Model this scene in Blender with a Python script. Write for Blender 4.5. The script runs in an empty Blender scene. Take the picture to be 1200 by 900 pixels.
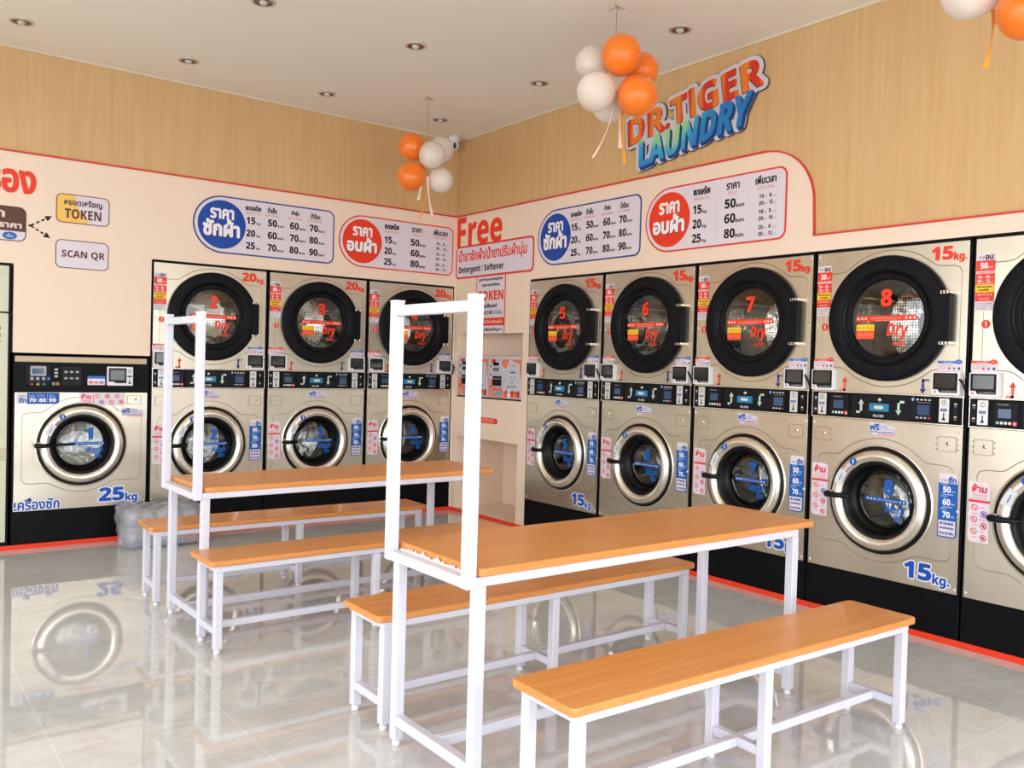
import bpy, math, random
from mathutils import Matrix, Vector
random.seed(7)
SC = bpy.context.scene
COL = SC.collection
PI = math.pi

# ------------------------------------------------------------------ materials
def lin(c):
    c = c / 255.0
    return c / 12.92 if c <= 0.04045 else ((c + 0.055) / 1.055) ** 2.4
def rgb(r, g, b): return (lin(r), lin(g), lin(b), 1.0)
MATS = {}
def mat(name, col, rough=0.5, metal=0.0, spec=0.5, coat=0.0, emit=None, trans=0.0):
    if name in MATS: return MATS[name]
    m = bpy.data.materials.new(name); m.use_nodes = True
    b = m.node_tree.nodes['Principled BSDF']
    b.inputs['Base Color'].default_value = rgb(*col)
    b.inputs['Roughness'].default_value = rough
    b.inputs['Metallic'].default_value = metal
    b.inputs['Specular IOR Level'].default_value = spec
    b.inputs['Coat Weight'].default_value = coat
    b.inputs['Transmission Weight'].default_value = trans
    if emit:
        b.inputs['Emission Color'].default_value = rgb(*col)
        b.inputs['Emission Strength'].default_value = emit
    MATS[name] = m
    return m
def N(m, typ, **kw):
    n = m.node_tree.nodes.new(typ)
    for k, v in kw.items():
        if k in n.inputs: n.inputs[k].default_value = v
        else: setattr(n, k, v)
    return n
def LK(m, a, ao, b, bi): m.node_tree.links.new(a.outputs[ao], b.inputs[bi])
def ramp(m, stops):
    r = N(m, 'ShaderNodeValToRGB'); e = r.color_ramp.elements
    while len(e) < len(stops): e.new(0.5)
    for el, (p, c) in zip(e, stops): el.position = p; el.color = c
    return r
def coords(m, scale=(1, 1, 1), kind='Object'):
    t = N(m, 'ShaderNodeTexCoord'); mp = N(m, 'ShaderNodeMapping'); mp.inputs['Scale'].default_value = scale
    LK(m, t, kind, mp, 'Vector'); return mp
def bump(m, src, out, strength, dist):
    b = N(m, 'ShaderNodeBump'); b.inputs['Strength'].default_value = strength; b.inputs['Distance'].default_value = dist
    LK(m, src, out, b, 'Height'); LK(m, b, 'Normal', m.node_tree.nodes['Principled BSDF'], 'Normal')

def m_wood_wall():
    m = mat('oak_laminate_wall', (206, 166, 116), 0.55)
    b = m.node_tree.nodes['Principled BSDF']
    mp = coords(m, (26, 26, 0.9)); n = N(m, 'ShaderNodeTexNoise', Scale=1.6, Detail=6.0, Roughness=0.6)
    LK(m, mp, 'Vector', n, 'Vector')
    r = ramp(m, [(0.25, rgb(206, 164, 110)), (0.5, rgb(214, 174, 122)), (0.8, rgb(221, 185, 134))])
    LK(m, n, 'Fac', r, 'Fac'); LK(m, r, 'Color', b, 'Base Color')
    return m
def m_table_wood():
    m = mat('beech_laminate', (222, 146, 74), 0.33, coat=0.15)
    b = m.node_tree.nodes['Principled BSDF']
    mp = coords(m, (1.6, 34, 34)); n = N(m, 'ShaderNodeTexNoise', Scale=1.4, Detail=7.0, Roughness=0.65, Distortion=0.4)
    LK(m, mp, 'Vector', n, 'Vector')
    r = ramp(m, [(0.25, rgb(208, 132, 62)), (0.55, rgb(221, 146, 74)), (0.85, rgb(230, 160, 90))])
    LK(m, n, 'Fac', r, 'Fac'); LK(m, r, 'Color', b, 'Base Color')
    return m
def m_steel():
    m = mat('brushed_steel', (205, 197, 180), 0.28, 1.0)
    b = m.node_tree.nodes['Principled BSDF']
    mp = coords(m, (1, 1, 1)); n = N(m, 'ShaderNodeTexNoise', Scale=2.6, Detail=2.0, Roughness=0.5)
    LK(m, mp, 'Vector', n, 'Vector')
    r = ramp(m, [(0.25, rgb(194, 186, 168)), (0.75, rgb(214, 207, 191))])
    LK(m, n, 'Fac', r, 'Fac'); LK(m, r, 'Color', b, 'Base Color')
    mr = N(m, 'ShaderNodeMapRange'); mr.inputs['To Min'].default_value = 0.25; mr.inputs['To Max'].default_value = 0.36
    LK(m, n, 'Fac', mr, 'Value'); LK(m, mr, 'Result', b, 'Roughness')
    n2 = N(m, 'ShaderNodeTexNoise', Scale=3.0, Detail=0.5); LK(m, mp, 'Vector', n2, 'Vector')
    bump(m, n2, 'Fac', 0.14, 0.02)
    return m
def m_drum():
    m = mat('perforated_drum_steel', (230, 226, 216), 0.16, 1.0)
    b = m.node_tree.nodes['Principled BSDF']
    mp = coords(m, (1, 1, 1)); v = N(m, 'ShaderNodeTexVoronoi', Scale=62.0, Randomness=0.0)
    LK(m, mp, 'Vector', v, 'Vector')
    r = ramp(m, [(0.26, rgb(14, 14, 14)), (0.36, rgb(240, 236, 226))])
    LK(m, v, 'Distance', r, 'Fac'); LK(m, r, 'Color', b, 'Base Color')
    n = N(m, 'ShaderNodeTexNoise', Scale=9.0, Detail=2.0); LK(m, mp, 'Vector', n, 'Vector')
    bump(m, n, 'Fac', 0.6, 0.02)
    return m
def m_glass(name='door_glass', tint=(235, 238, 236), refl=1.0):
    if name in MATS: return MATS[name]
    m = bpy.data.materials.new(name); m.use_nodes = True; nt = m.node_tree
    nt.nodes.remove(nt.nodes['Principled BSDF']); out = nt.nodes['Material Output']
    tr = N(m, 'ShaderNodeBsdfTransparent'); tr.inputs['Color'].default_value = rgb(*tint)
    gl = N(m, 'ShaderNodeBsdfGlossy'); gl.inputs['Roughness'].default_value = 0.02
    fr = N(m, 'ShaderNodeFresnel'); fr.inputs['IOR'].default_value = 1.5
    mu = N(m, 'ShaderNodeMath', operation='MULTIPLY'); mu.inputs[1].default_value = 2.0 * refl
    mx = N(m, 'ShaderNodeMixShader')
    LK(m, fr, 'Fac', mu, 0); LK(m, mu, 'Value', mx, 'Fac'); LK(m, tr, 'BSDF', mx, 1); LK(m, gl, 'BSDF', mx, 2)
    LK(m, mx, 'Shader', out, 'Surface'); MATS[name] = m
    return m
def m_floor():
    m = mat('polished_marble_tile', (208, 208, 206), 0.035, spec=1.0)
    m.node_tree.nodes['Principled BSDF'].inputs['IOR'].default_value = 1.62
    b = m.node_tree.nodes['Principled BSDF']
    mp = coords(m, (1, 1, 1))
    n1 = N(m, 'ShaderNodeTexNoise', Scale=1.1, Detail=8.0, Roughness=0.62, Distortion=1.3); LK(m, mp, 'Vector', n1, 'Vector')
    r1 = ramp(m, [(0.30, rgb(200, 199, 195)), (0.48, rgb(211, 210, 207)), (0.70, rgb(221, 220, 217))]); LK(m, n1, 'Fac', r1, 'Fac')
    mv = coords(m, (0.8, 2.2, 1)); n2 = N(m, 'ShaderNodeTexNoise', Scale=1.7, Detail=9.0, Roughness=0.66, Distortion=2.2); LK(m, mv, 'Vector', n2, 'Vector')
    r2 = ramp(m, [(0.455, (1, 1, 1, 1)), (0.49, (0.72, 0.71, 0.69, 1)), (0.525, (1, 1, 1, 1))]); LK(m, n2, 'Fac', r2, 'Fac')
    mx = N(m, 'ShaderNodeMixRGB', blend_type='MULTIPLY'); mx.inputs['Fac'].default_value = 0.35
    LK(m, r1, 'Color', mx, 'Color1'); LK(m, r2, 'Color', mx, 'Color2')
    # tile joints, 0.588 m tiles
    mb = coords(m, (1, 1, 1)); mb.inputs['Location'].default_value = (0.372, 0.57, 0)
    br = N(m, 'ShaderNodeTexBrick'); br.offset = 0.0; br.squash = 1.0
    br.inputs['Scale'].default_value = 1.0; br.inputs['Mortar Size'].default_value = 0.0015; br.inputs['Mortar Smooth'].default_value = 0.0
    br.inputs['Brick Width'].default_value = 0.588; br.inputs['Row Height'].default_value = 0.588; br.inputs['Bias'].default_value = 0
    LK(m, mb, 'Vector', br, 'Vector')
    mj = N(m, 'ShaderNodeMixRGB'); mj.inputs['Color2'].default_value = rgb(232, 230, 226)
    LK(m, br, 'Fac', mj, 'Fac'); LK(m, mx, 'Color', mj, 'Color1'); LK(m, mj, 'Color', b, 'Base Color')
    n3 = N(m, 'ShaderNodeTexNoise', Scale=2.2, Detail=1.0); LK(m, mp, 'Vector', n3, 'Vector')
    bump(m, n3, 'Fac', 0.03, 0.02)
    return m
WOODW = m_wood_wall(); TWOOD = m_table_wood(); STEEL = m_steel(); DRUM = m_drum(); GLASS = m_glass(); FLOORM = m_floor()
WGLASS = m_glass('washer_glass', (205, 210, 212))
BOARD = mat('cream_wall_board', (243, 219, 197), 0.45)
CEILM = mat('ceiling_paint', (246, 240, 224), 0.8)
REDTRIM = mat('red_edging', (214, 62, 48), 0.4)
REDSTRIP = mat('red_floor_strip', (240, 62, 28), 0.35)
BLACK = mat('black_painted_steel', (8, 10, 14), 0.42, spec=0.12)
BLACK2 = mat('black_door_plastic', (9, 11, 17), 0.5, spec=0.16)
RUBBER = mat('black_rubber', (9, 9, 11), 0.4, spec=0.25)
CHROME = mat('polished_ring_steel', (240, 235, 224), 0.25, 1.0)
WHITEP = mat('white_powder_coat', (218, 218, 229), 0.3)
WHITE = mat('white_plastic', (232, 230, 234), 0.35)
SCREEN = mat('dark_screen', (26, 36, 34), 0.08, spec=0.8)
DARK = mat('dark_void', (8, 8, 9), 0.6)
def ink(c, rough=0.4):
    return mat('ink_%02x%02x%02x' % c, c, rough, spec=0.2 if max(c) < 90 else 0.4)
RED = (236, 58, 26); BLU = (0, 90, 176); DBLU = (12, 60, 160); LIL = (226, 216, 224); WHT = (238, 234, 240)
BLK = (28, 24, 26); YEL = (245, 200, 40); CAP = (206, 128, 98); PINK = (226, 66, 92); GRN = (160, 190, 150)

# ------------------------------------------------------------------ text
TC = {}
def styled(s, heavy, italic=False):
    """plain Latin letters and digits in the sans-serif (bold) forms of the same characters"""
    out = ''
    for ch in s:
        o = ord(ch)
        if '0' <= ch <= '9': out += chr((0x1D7EC if heavy else 0x1D7E2) + o - 48)
        elif 'A' <= ch <= 'Z': out += chr((0x1D63C if italic else 0x1D5D4 if heavy else 0x1D5A0) + o - 65)
        elif 'a' <= ch <= 'z': out += chr((0x1D656 if italic else 0x1D5EE if heavy else 0x1D5BA) + o - 97)
        else: out += ch
    return out
def glyphs(s, res=2):
    k = (s, res)
    if k not in TC:
        s = s.replace(chr(0x1D5DC), chr(0x1D5F9))     # a plain upright bar for the capital I
        c = bpy.data.curves.new('lettering', 'FONT'); c.body = s; c.size = 1; c.resolution_u = res
        o = bpy.data.objects.new('lettering', c); COL.objects.link(o)
        bpy.context.view_layer.update()
        me = bpy.data.meshes.new_from_object(o.evaluated_get(bpy.context.evaluated_depsgraph_get()))
        vs = [(v.co.x, v.co.y) for v in me.vertices]; fs = [tuple(p.vertices) for p in me.polygons]
        bpy.data.objects.remove(o); bpy.data.curves.remove(c); bpy.data.meshes.remove(me)
        xs = [v[0] for v in vs]; ys = [v[1] for v in vs]
        x0, x1, y0, y1 = min(xs), max(xs), min(ys), max(ys)
        TC[k] = ([((x - x0) / (x1 - x0), (y - y0) / (y1 - y0)) for x, y in vs], fs, (x1 - x0) / (y1 - y0))
    return TC[k]

# ------------------------------------------------------------------ mesh builder: local frame x = right, z = up, w = outwards (-y)
class MB:
    def __init__(s): s.v = []; s.f = []; s.m = []; s.mats = []; s.sm = []
    def mi(s, m):
        if m not in s.mats: s.mats.append(m)
        return s.mats.index(m)
    def add(s, vs, fs, m, smooth=False):
        o = len(s.v); s.v += [tuple(v) for v in vs]; i = s.mi(m)
        for f in fs: s.f.append(tuple(a + o for a in f)); s.m.append(i); s.sm.append(smooth)
    def box(s, a, b, m, bev=0.0):
        x0, y0, z0 = [min(p, q) for p, q in zip(a, b)]; x1, y1, z1 = [max(p, q) for p, q in zip(a, b)]
        if bev <= 0:
            vs = [(x, y, z) for z in (z0, z1) for y in (y0, y1) for x in (x0, x1)]
            s.add(vs, [(0, 2, 3, 1), (4, 5, 7, 6), (0, 1, 5, 4), (2, 6, 7, 3), (0, 4, 6, 2), (1, 3, 7, 5)], m); return
        c = bev; vs = []; idx = {}
        for ix, X in enumerate((x0, x1)):
            for iy, Y in enumerate((y0, y1)):
                for iz, Z in enumerate((z0, z1)):
                    sx, sy, sz = (1 - 2 * ix), (1 - 2 * iy), (1 - 2 * iz)
                    idx[(ix, iy, iz)] = len(vs)
                    vs += [(X, Y + sy * c, Z + sz * c), (X + sx * c, Y, Z + sz * c), (X + sx * c, Y + sy * c, Z)]
        I = lambda a, b, c_, k: idx[(a, b, c_)] + k
        fs = [(I(0, 0, 0, 0), I(0, 0, 1, 0), I(0, 1, 1, 0), I(0, 1, 0, 0)), (I(1, 0, 0, 0), I(1, 1, 0, 0), I(1, 1, 1, 0), I(1, 0, 1, 0)),
              (I(0, 0, 0, 1), I(1, 0, 0, 1), I(1, 0, 1, 1), I(0, 0, 1, 1)), (I(0, 1, 0, 1), I(0, 1, 1, 1), I(1, 1, 1, 1), I(1, 1, 0, 1)),
              (I(0, 0, 0, 2), I(0, 1, 0, 2), I(1, 1, 0, 2), I(1, 0, 0, 2)), (I(0, 0, 1, 2), I(1, 0, 1, 2), I(1, 1, 1, 2), I(0, 1, 1, 2))]
        for a in (0, 1):
            for b_ in (0, 1):
                fs.append((I(a, b_, 0, 0), I(a, b_, 0, 1), I(a, b_, 1, 1), I(a, b_, 1, 0)))
                fs.append((I(0, a, b_, 1), I(1, a, b_, 1), I(1, a, b_, 2), I(0, a, b_, 2)))
                fs.append((I(a, 0, b_, 0), I(a, 1, b_, 0), I(a, 1, b_, 2), I(a, 0, b_, 2)))
        for k in idx.values(): fs.append((k, k + 1, k + 2))
        s.add(vs, fs, m)
    def prism(s, pts, w0, w1, m, axis='w', smooth=False):
        """pts: outline in (x,z), extruded from w0 (back) to w1 (front) along w; axis 'z': outline in (x,y) from z=w0 to z=w1"""
        n = len(pts)
        if axis == 'w': vs = [(x, -w0, z) for x, z in pts] + [(x, -w1, z) for x, z in pts]
        else: vs = [(x, y, w0) for x, y in pts] + [(x, y, w1) for x, y in pts]
        s.add(vs, [tuple(range(n - 1, -1, -1)), tuple(range(n, 2 * n))], m)
        s.add(vs, [(i, (i + 1) % n, n + (i + 1) % n, n + i) for i in range(n)], m, smooth)
    def tube(s, pts, r, m, n=8, closed=False, flat=1.0):
        P = [Vector(p) for p in pts]; K = len(P); vs = []
        prev = None
        for i, p in enumerate(P):
            a = P[(i - 1) % K] if (closed or i > 0) else P[i]; b = P[(i + 1) % K] if (closed or i < K - 1) else P[i]
            t = (b - a).normalized()
            u = t.cross(Vector((0, 0, 1)))
            if u.length < 0.05: u = t.cross(Vector((0, 1, 0)))
            u.normalize()
            if prev is not None and u.dot(prev) < 0: u = -u
            prev = u
            v = t.cross(u)
            rr = r[i] if isinstance(r, (list, tuple)) else r
            vs += [p + u * rr * math.cos(2 * PI * k / n) + v * rr * flat * math.sin(2 * PI * k / n) for k in range(n)]
        fs = []
        for i in range(K if closed else K - 1):
            j = (i + 1) % K
            fs += [(i * n + k, i * n + (k + 1) % n, j * n + (k + 1) % n, j * n + k) for k in range(n)]
        s.add(vs, fs, m, True)
        if not closed:
            s.add(vs[:n], [tuple(range(n))], m); s.add(vs[-n:], [tuple(range(n))[::-1]], m)
    def lathe(s, prof, cx, cz, m, n=64, axis='w', cy=0.0, smooth=True):
        """prof: (r, w) pairs; revolved about the w axis at (cx,cz) or, axis 'z', about vertical at (cx,cz=y) with w=z"""
        vs = []
        for r, w in prof:
            for k in range(n):
                a = 2 * PI * k / n
                if axis == 'w': vs.append((cx + r * math.cos(a), -w, cz + r * math.sin(a)))
                else: vs.append((cx + r * math.cos(a), cy + r * math.sin(a), w))
        fs = []
        for i in range(len(prof) - 1):
            for k in range(n):
                fs.append((i * n + k, i * n + (k + 1) % n, (i + 1) * n + (k + 1) % n, (i + 1) * n + k))
        s.add(vs, fs, m, smooth)
    def sphere(s, c, r, m, nu=32, nv=20, shape=None):
        vs = []
        for i in range(nv + 1):
            t = PI * i / nv
            for k in range(nu):
                a = 2 * PI * k / nu; rr = r * math.sin(t); z = r * math.cos(t)
                if shape: rr, z = shape(rr, z)
                vs.append((c[0] + rr * math.cos(a), c[1] + rr * math.sin(a), c[2] + z))
        fs = [(i * nu + k, (i + 1) * nu + k, (i + 1) * nu + (k + 1) % nu, i * nu + (k + 1) % nu) for i in range(nv) for k in range(nu)]
        s.add(vs, fs, m, True)
    # flat printing, L = layer
    def flat(s, pts, m, w): s.add([(x, -w, z) for x, z in pts], [tuple(range(len(pts)))], m)
    def rrect(s, x0, z0, x1, z1, r, col, w, corners='1111', n=6):
        s.flat(rr_pts(x0, z0, x1, z1, r, corners, n), ink(col) if isinstance(col, tuple) else col, w)
    def rect(s, x0, z0, x1, z1, col, w): s.rrect(x0, z0, x1, z1, 0, col, w)
    def disc(s, cx, cz, r, col, w, n=28, rz=None):
        s.flat([(cx + r * math.cos(2 * PI * k / n), cz + (rz or r) * math.sin(2 * PI * k / n)) for k in range(n)], ink(col), w)
    def ring(s, cx, cz, r0, r1, col, w, n=20):
        vs = [(cx + r * math.cos(2 * PI * k / n), -w, cz + r * math.sin(2 * PI * k / n)) for r in (r0, r1) for k in range(n)]
        s.add(vs, [(k, n + k, n + (k + 1) % n, (k + 1) % n) for k in range(n)], ink(col))
    def text(s, t, x0, z0, x1, z1, col, w, bold=0.0, nb=8, res=2, shear=0.0, quad=None, m=None):
        latin = any(c.isascii() and c.isalnum() for c in t)
        vs, fs, asp = glyphs(styled(t, bold > 0 or quad is not None, shear > 0), res)
        if latin:
            shear = 0
            if not quad: bold *= 0.45
        W, H = x1 - x0, z1 - z0
        mm = m or ink(col)
        sh = [(0, 0)] if bold <= 0 else [(bold * math.cos(2 * PI * k / nb), bold * math.sin(2 * PI * k / nb)) for k in range(nb)]
        for q, (dx, dz) in enumerate(sh):
            ww = w + q * 0.000012
            if quad:
                (ax, az), (bx, bz), (cx, cz), (ex, ez) = quad  # bl br tr tl
                out = []
                for u, v in vs:
                    X = (1 - u) * (1 - v) * ax + u * (1 - v) * bx + u * v * cx + (1 - u) * v * ex
                    Z = (1 - u) * (1 - v) * az + u * (1 - v) * bz + u * v * cz + (1 - u) * v * ez
                    out.append((X + dx, -ww, Z + dz))
            else:
                out = [(x0 + u * W + shear * v * H + dx, -ww, z0 + v * H + dz) for u, v in vs]
            s.add(out, fs, mm)
    def build(s, name, parent=None, **kw):
        me = s.mesh(name)
        return link(name, me, parent, **kw)
    def mesh(s, name):
        me = bpy.data.meshes.new(name); me.from_pydata(s.v, [], s.f)
        for m in s.mats: me.materials.append(m)
        me.polygons.foreach_set('material_index', s.m); me.polygons.foreach_set('use_smooth', s.sm)
        me.validate(); me.update()
        return me
def rr_pts(x0, z0, x1, z1, r, corners='1111', n=6):
    """rounded rectangle, corners in order bl br tr tl"""
    pts = []
    for (cx, cz, a0), on, (kx, kz) in zip(((x0 + r, z0 + r, PI), (x1 - r, z0 + r, 1.5 * PI), (x1 - r, z1 - r, 0), (x0 + r, z1 - r, 0.5 * PI)), corners,
                                          ((x0, z0), (x1, z0), (x1, z1), (x0, z1))):
        if on == '0' or r <= 0: pts.append((kx, kz))
        else: pts += [(cx + r * math.cos(a0 + 0.5 * PI * k / n), cz + r * math.sin(a0 + 0.5 * PI * k / n)) for k in range(n + 1)]
    return pts
def link(name, me, parent=None, loc=None, rotz=None, label=None, cat=None, group=None, kind=None):
    o = bpy.data.objects.new(name, me); COL.objects.link(o)
    if parent is not None: o.parent = parent
    if loc is not None: o.location = loc
    if rotz is not None: o.rotation_euler = (0, 0, rotz)
    if label: o['label'] = label
    if cat: o['category'] = cat
    if group: o['group'] = group
    if kind: o['kind'] = kind
    return o
def thing(name, label, cat, loc=(0, 0, 0), rotz=0.0, group=None):
    return link(name, None, None, loc, rotz, label, cat, group)
CACHE = {}
def part(key, name, parent, fn, label=None):
    """a part whose mesh is built once per key and shared by its copies"""
    if key not in CACHE:
        b = MB(); fn(b); CACHE[key] = b.mesh(name)
    return link(name, CACHE[key], parent, label=label)
def struct(name, b, loc=(0, 0, 0), rotz=0.0): return b.build(name, None, loc=loc, rotz=rotz, kind='structure')
RIGHT = -PI / 2     # turns the local frame onto the right-hand wall

# ------------------------------------------------------------------ dimensions (metres)
CEIL = 3.4134; TOPB = 2.705; MTOP = 2.07; STRIP = 0.0324; PITCH = 0.892
LX = -0.013 - 4 * PITCH        # left edge of the single washer on the back wall
RY = -1.117                    # left edge of the first stack on the right wall

# ------------------------------------------------------------------ room shell
b = MB(); b.box((-7.5, -8.6, -0.06), (1.4, 1.4, 0), FLOORM); struct('floor', b)
b = MB(); b.box((-7.5, -8.6, CEIL), (1.4, 1.4, CEIL + 0.1), CEILM); struct('ceiling', b)
# back wall (y = 0): oak laminate above, cream board below, cut out round the machines
b = MB()
b.box((-7.4, 0.01, 2.3), (0.01, 0.12, CEIL), WOODW)
b.box((-7.4, 0.0, MTOP), (0.0, 0.11, TOPB), BOARD)
b.box((LX, 0.0, 1.352), (LX + PITCH, 0.11, MTOP), BOARD)
b.box((-0.013, 0.0, 0.0), (0.0, 0.11, MTOP), BOARD)
b.box((-7.4, 0.0, 1.955), (LX, 0.11, MTOP), BOARD)
b.box((-7.4, 0.0, 0.0), (LX - 0.88, 0.11, 1.955), BOARD)
struct('wall_back', b)
# right wall in its own frame: local x runs from the corner towards the camera
b = MB()
b.box((-0.01, 0.012, 2.08), (7.6, 0.12, CEIL), WOODW)
c0 = []
R_ = 0.345
arc = [(3.757 - R_ + R_ * math.cos(a), 2.36 + R_ * math.sin(a)) for a in [PI / 2 * (1 - k / 16) for k in range(17)]]
outline = [(0.0, MTOP), (7.6, MTOP), (7.6, 2.16), (3.765, 2.16)] + arc[::-1] + [(0.0, TOPB)]
b.prism(outline, -0.008, 0.0, BOARD)
b.box((0, 0, 1.632), (1.117, 0.05, MTOP), BOARD)
b.box((0, 0, 0.698), (1.117, 0.05, 1.058), BOARD)
b.box((0, 0, 1.058), (0.066, 0.05, 1.632), BOARD); b.box((0, 0, 0.0), (0.066, 0.05, 0.698), BOARD)
b.box((1.037, 0, 1.058), (1.117, 0.05, 1.632), BOARD)
b.box((1.0, 0, 0.0), (1.117, 0.05, 0.698), BOARD)
struct('wall_right', b, rotz=RIGHT)
b = MB()   # niche linings
b.box((0.05, 0.05, 1.058), (0.066, 0.45, 1.66), BOARD); b.box((1.037, 0.05, 1.058), (1.053, 0.45, 1.66), BOARD)
b.box((0.05, 0.28, 1.058), (1.053, 0.30, 1.66), BOARD); b.box((0.05, 0.05, 1.632), (1.053, 0.45, 1.65), BOARD); b.box((0.05, 0.05, 1.04), (1.053, 0.45, 1.058), BOARD)
b.box((0.05, 0.05, 0), (0.066, 0.62, 0.71), BOARD); b.box((1.0, 0.05, 0), (1.016, 0.62, 0.71), BOARD)
b.box((0.05, 0.56, 0), (1.016, 0.58, 0.71), BOARD); b.box((0.05, 0.05, 0.698), (1.016, 0.62, 0.714), BOARD); b.box((0.05, 0.002, 0), (1.016, 0.6, 0.034), BOARD)
struct('wall_niche', b, rotz=RIGHT)
# shell behind the machines, left flank and the shopfront piers behind the camera
b = MB(); b.box((-7.5, 1.3, 0), (1.4, 1.4, CEIL), BOARD); b.box((1.3, -8.6, 0), (1.4, 1.3, CEIL), BOARD); struct('wall_light_stop', b)  # unseen walls added to keep sky light out of the machine gaps
b = MB(); b.box((-7.5, -8.6, 0), (-7.4, 1.3, 0.35), BOARD); b.box((-7.5, -8.6, 3.0), (-7.4, 1.3, CEIL), BOARD); b.box((-7.5, -1.2, 0), (-7.4, 1.3, CEIL), BOARD); struct('wall_left', b)
b = MB(); b.box((-7.5, -8.6, 2.95), (1.4, -8.5, CEIL), BOARD); b.box((0.0, -8.6, 0), (1.3, -8.5, CEIL), BOARD); struct('wall_front', b)
ALU = mat('white_aluminium_frame', (225, 225, 225), 0.35)
for i, x in enumerate((-7.44, -5.5, -3.6, -1.7, -0.03)):
    b = MB(); b.box((x - 0.03, -8.6, 0), (x + 0.03, -8.52, 2.95), ALU, 0.004); struct('window_%d' % (i + 1), b)
b = MB(); b.box((-30, -40, -0.2), (20, -8.6, -0.07), mat('pavement_concrete', (200, 198, 192), 0.8)); b.box((-30, -8.6, -0.2), (-7.5, 5, -0.07), mat('pavement_concrete', (200, 198, 192), 0.8)); struct('pavement', b)
# red edging of the boards
def edging(pts, r=0.007):
    b = MB(); b.tube(pts, r, REDTRIM, 6); return b
b = MB(); b.box((-7.4, -0.005, TOPB), (-0.001, 0.012, TOPB + 0.013), REDTRIM); struct('trim_1', b)
b = MB()
b.box((0.001, -0.005, TOPB), (3.757 - R_, 0.01, TOPB + 0.013), REDTRIM)
P = [(x, 0.002, z) for x, z in arc] + [(3.765, 0.002, 2.16)]
for i in range(len(P) - 1):
    a, c = Vector(P[i]), Vector(P[i + 1]); d = (c - a).normalized(); nrm = Vector((-d.z, 0, d.x)) * 0.008
    vs = [a - Vector((0, .007, 0)), c - Vector((0, .007, 0)), c - Vector((0, .007, 0)) + nrm, a - Vector((0, .007, 0)) + nrm]
    vs += [v + Vector((0, .015, 0)) for v in vs]
    b.add(vs, [(0, 1, 2, 3), (4, 7, 6, 5), (0, 4, 5, 1), (2, 6, 7, 3), (1, 5, 6, 2), (0, 3, 7, 4)], REDTRIM)
b.box((3.765, -0.005, 2.16), (7.6, 0.01, 2.171), REDTRIM)
struct('trim_2', b, rotz=RIGHT)
b = MB(); b.box((-7.4, -0.006, 0.0005), (-0.002, 0.0, STRIP), REDSTRIP); b.box((-7.4, 0.0, 0.0005), (-0.002, 0.02, STRIP), REDSTRIP); struct('baseboard_back', b)
b = MB(); b.box((0.0, -0.006, 0.0005), (7.6, 0.0, STRIP), REDSTRIP); struct('baseboard_right', b, rotz=RIGHT)
SH = mat('pale_ceiling_bead', (228, 212, 188), 0.6)  # pale beige bead where the walls meet the ceiling
b = MB(); b.box((-7.4, 0.0, CEIL - 0.012), (0.0, 0.01, CEIL), SH); struct('trim_3', b)
b = MB(); b.box((0.0, 0.0, CEIL - 0.012), (7.6, 0.012, CEIL), SH); struct('trim_4', b, rotz=RIGHT)

# ------------------------------------------------------------------ machines
def plate(b, x0, z0, x1, z1, hx, hz, hr, w0, w1, m, n=72):
    angs = sorted(set([2 * PI * k / n for k in range(n)] + [math.atan2(cz - hz, cx - hx) % (2 * PI) for cx in (x0, x1) for cz in (z0, z1)]))
    K = len(angs); outer = []; inner = []
    for a in angs:
        c, s_ = math.cos(a), math.sin(a); t = 1e9
        if c > 1e-9: t = min(t, (x1 - hx) / c)
        if c < -1e-9: t = min(t, (x0 - hx) / c)
        if s_ > 1e-9: t = min(t, (z1 - hz) / s_)
        if s_ < -1e-9: t = min(t, (z0 - hz) / s_)
        outer.append((hx + c * t, hz + s_ * t)); inner.append((hx + c * hr, hz + s_ * hr))
    vs = [(x, -w1, z) for x, z in outer] + [(x, -w1, z) for x, z in inner] + [(x, -w0, z) for x, z in outer] + [(x, -w0, z) for x, z in inner]
    fs = []
    for k in range(K):
        j = (k + 1) % K
        fs += [(k, j, K + j, K + k), (k, 2 * K + k, 2 * K + j, j), (K + k, K + j, 3 * K + j, 3 * K + k)]
    b.add(vs, fs, m)
def contour(b, cx, cz, R, x0, z0, x1, z1, w, m):
    pts = []; n = 140
    rs = []
    for k in range(n):
        a = 2 * PI * k / n; c, s_ = math.cos(a), math.sin(a); t = 1e9
        if c > 1e-9: t = min(t, (x1 - cx) / c)
        if c < -1e-9: t = min(t, (x0 - cx) / c)
        if s_ > 1e-9: t = min(t, (z1 - cz) / s_)
        if s_ < -1e-9: t = min(t, (z0 - cz) / s_)
        rs.append(max(t, R))
    for _ in range(2): rs = [(rs[k - 1] + 2 * rs[k] + rs[(k + 1) % n]) / 4 for k in range(n)]
    for k in range(n):
        a = 2 * PI * k / n
        pts.append((cx + rs[k] * math.cos(a), -w + 0.0012, cz + rs[k] * math.sin(a)))
    b.tube(pts, 0.0027, m, 6, closed=True)
RIM = mat('pressed_steel_ridge', (168, 158, 138), 0.4, 1.0)
PW = 0.006                      # how far the steel fronts stand before the wall
DX, DZ = 0.455, 1.668           # dryer door centre
def cabinet(b, top=MTOP - 0.004, depth=0.8):
    x0, x1 = 0.004, PITCH - 0.004
    b.box((x0, 0.0, STRIP + 0.002), (x0 + 0.008, depth, top), BLACK); b.box((x1 - 0.008, 0.0, STRIP + 0.002), (x1, depth, top), BLACK)
    b.box((x0, 0.0, top - 0.012), (x1, depth, top), BLACK); b.box((x0, depth - 0.01, STRIP + 0.002), (x1, depth, top), BLACK)
    b.box((x0, 0.0, STRIP + 0.002), (x1, depth, 0.06), BLACK)
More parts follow.
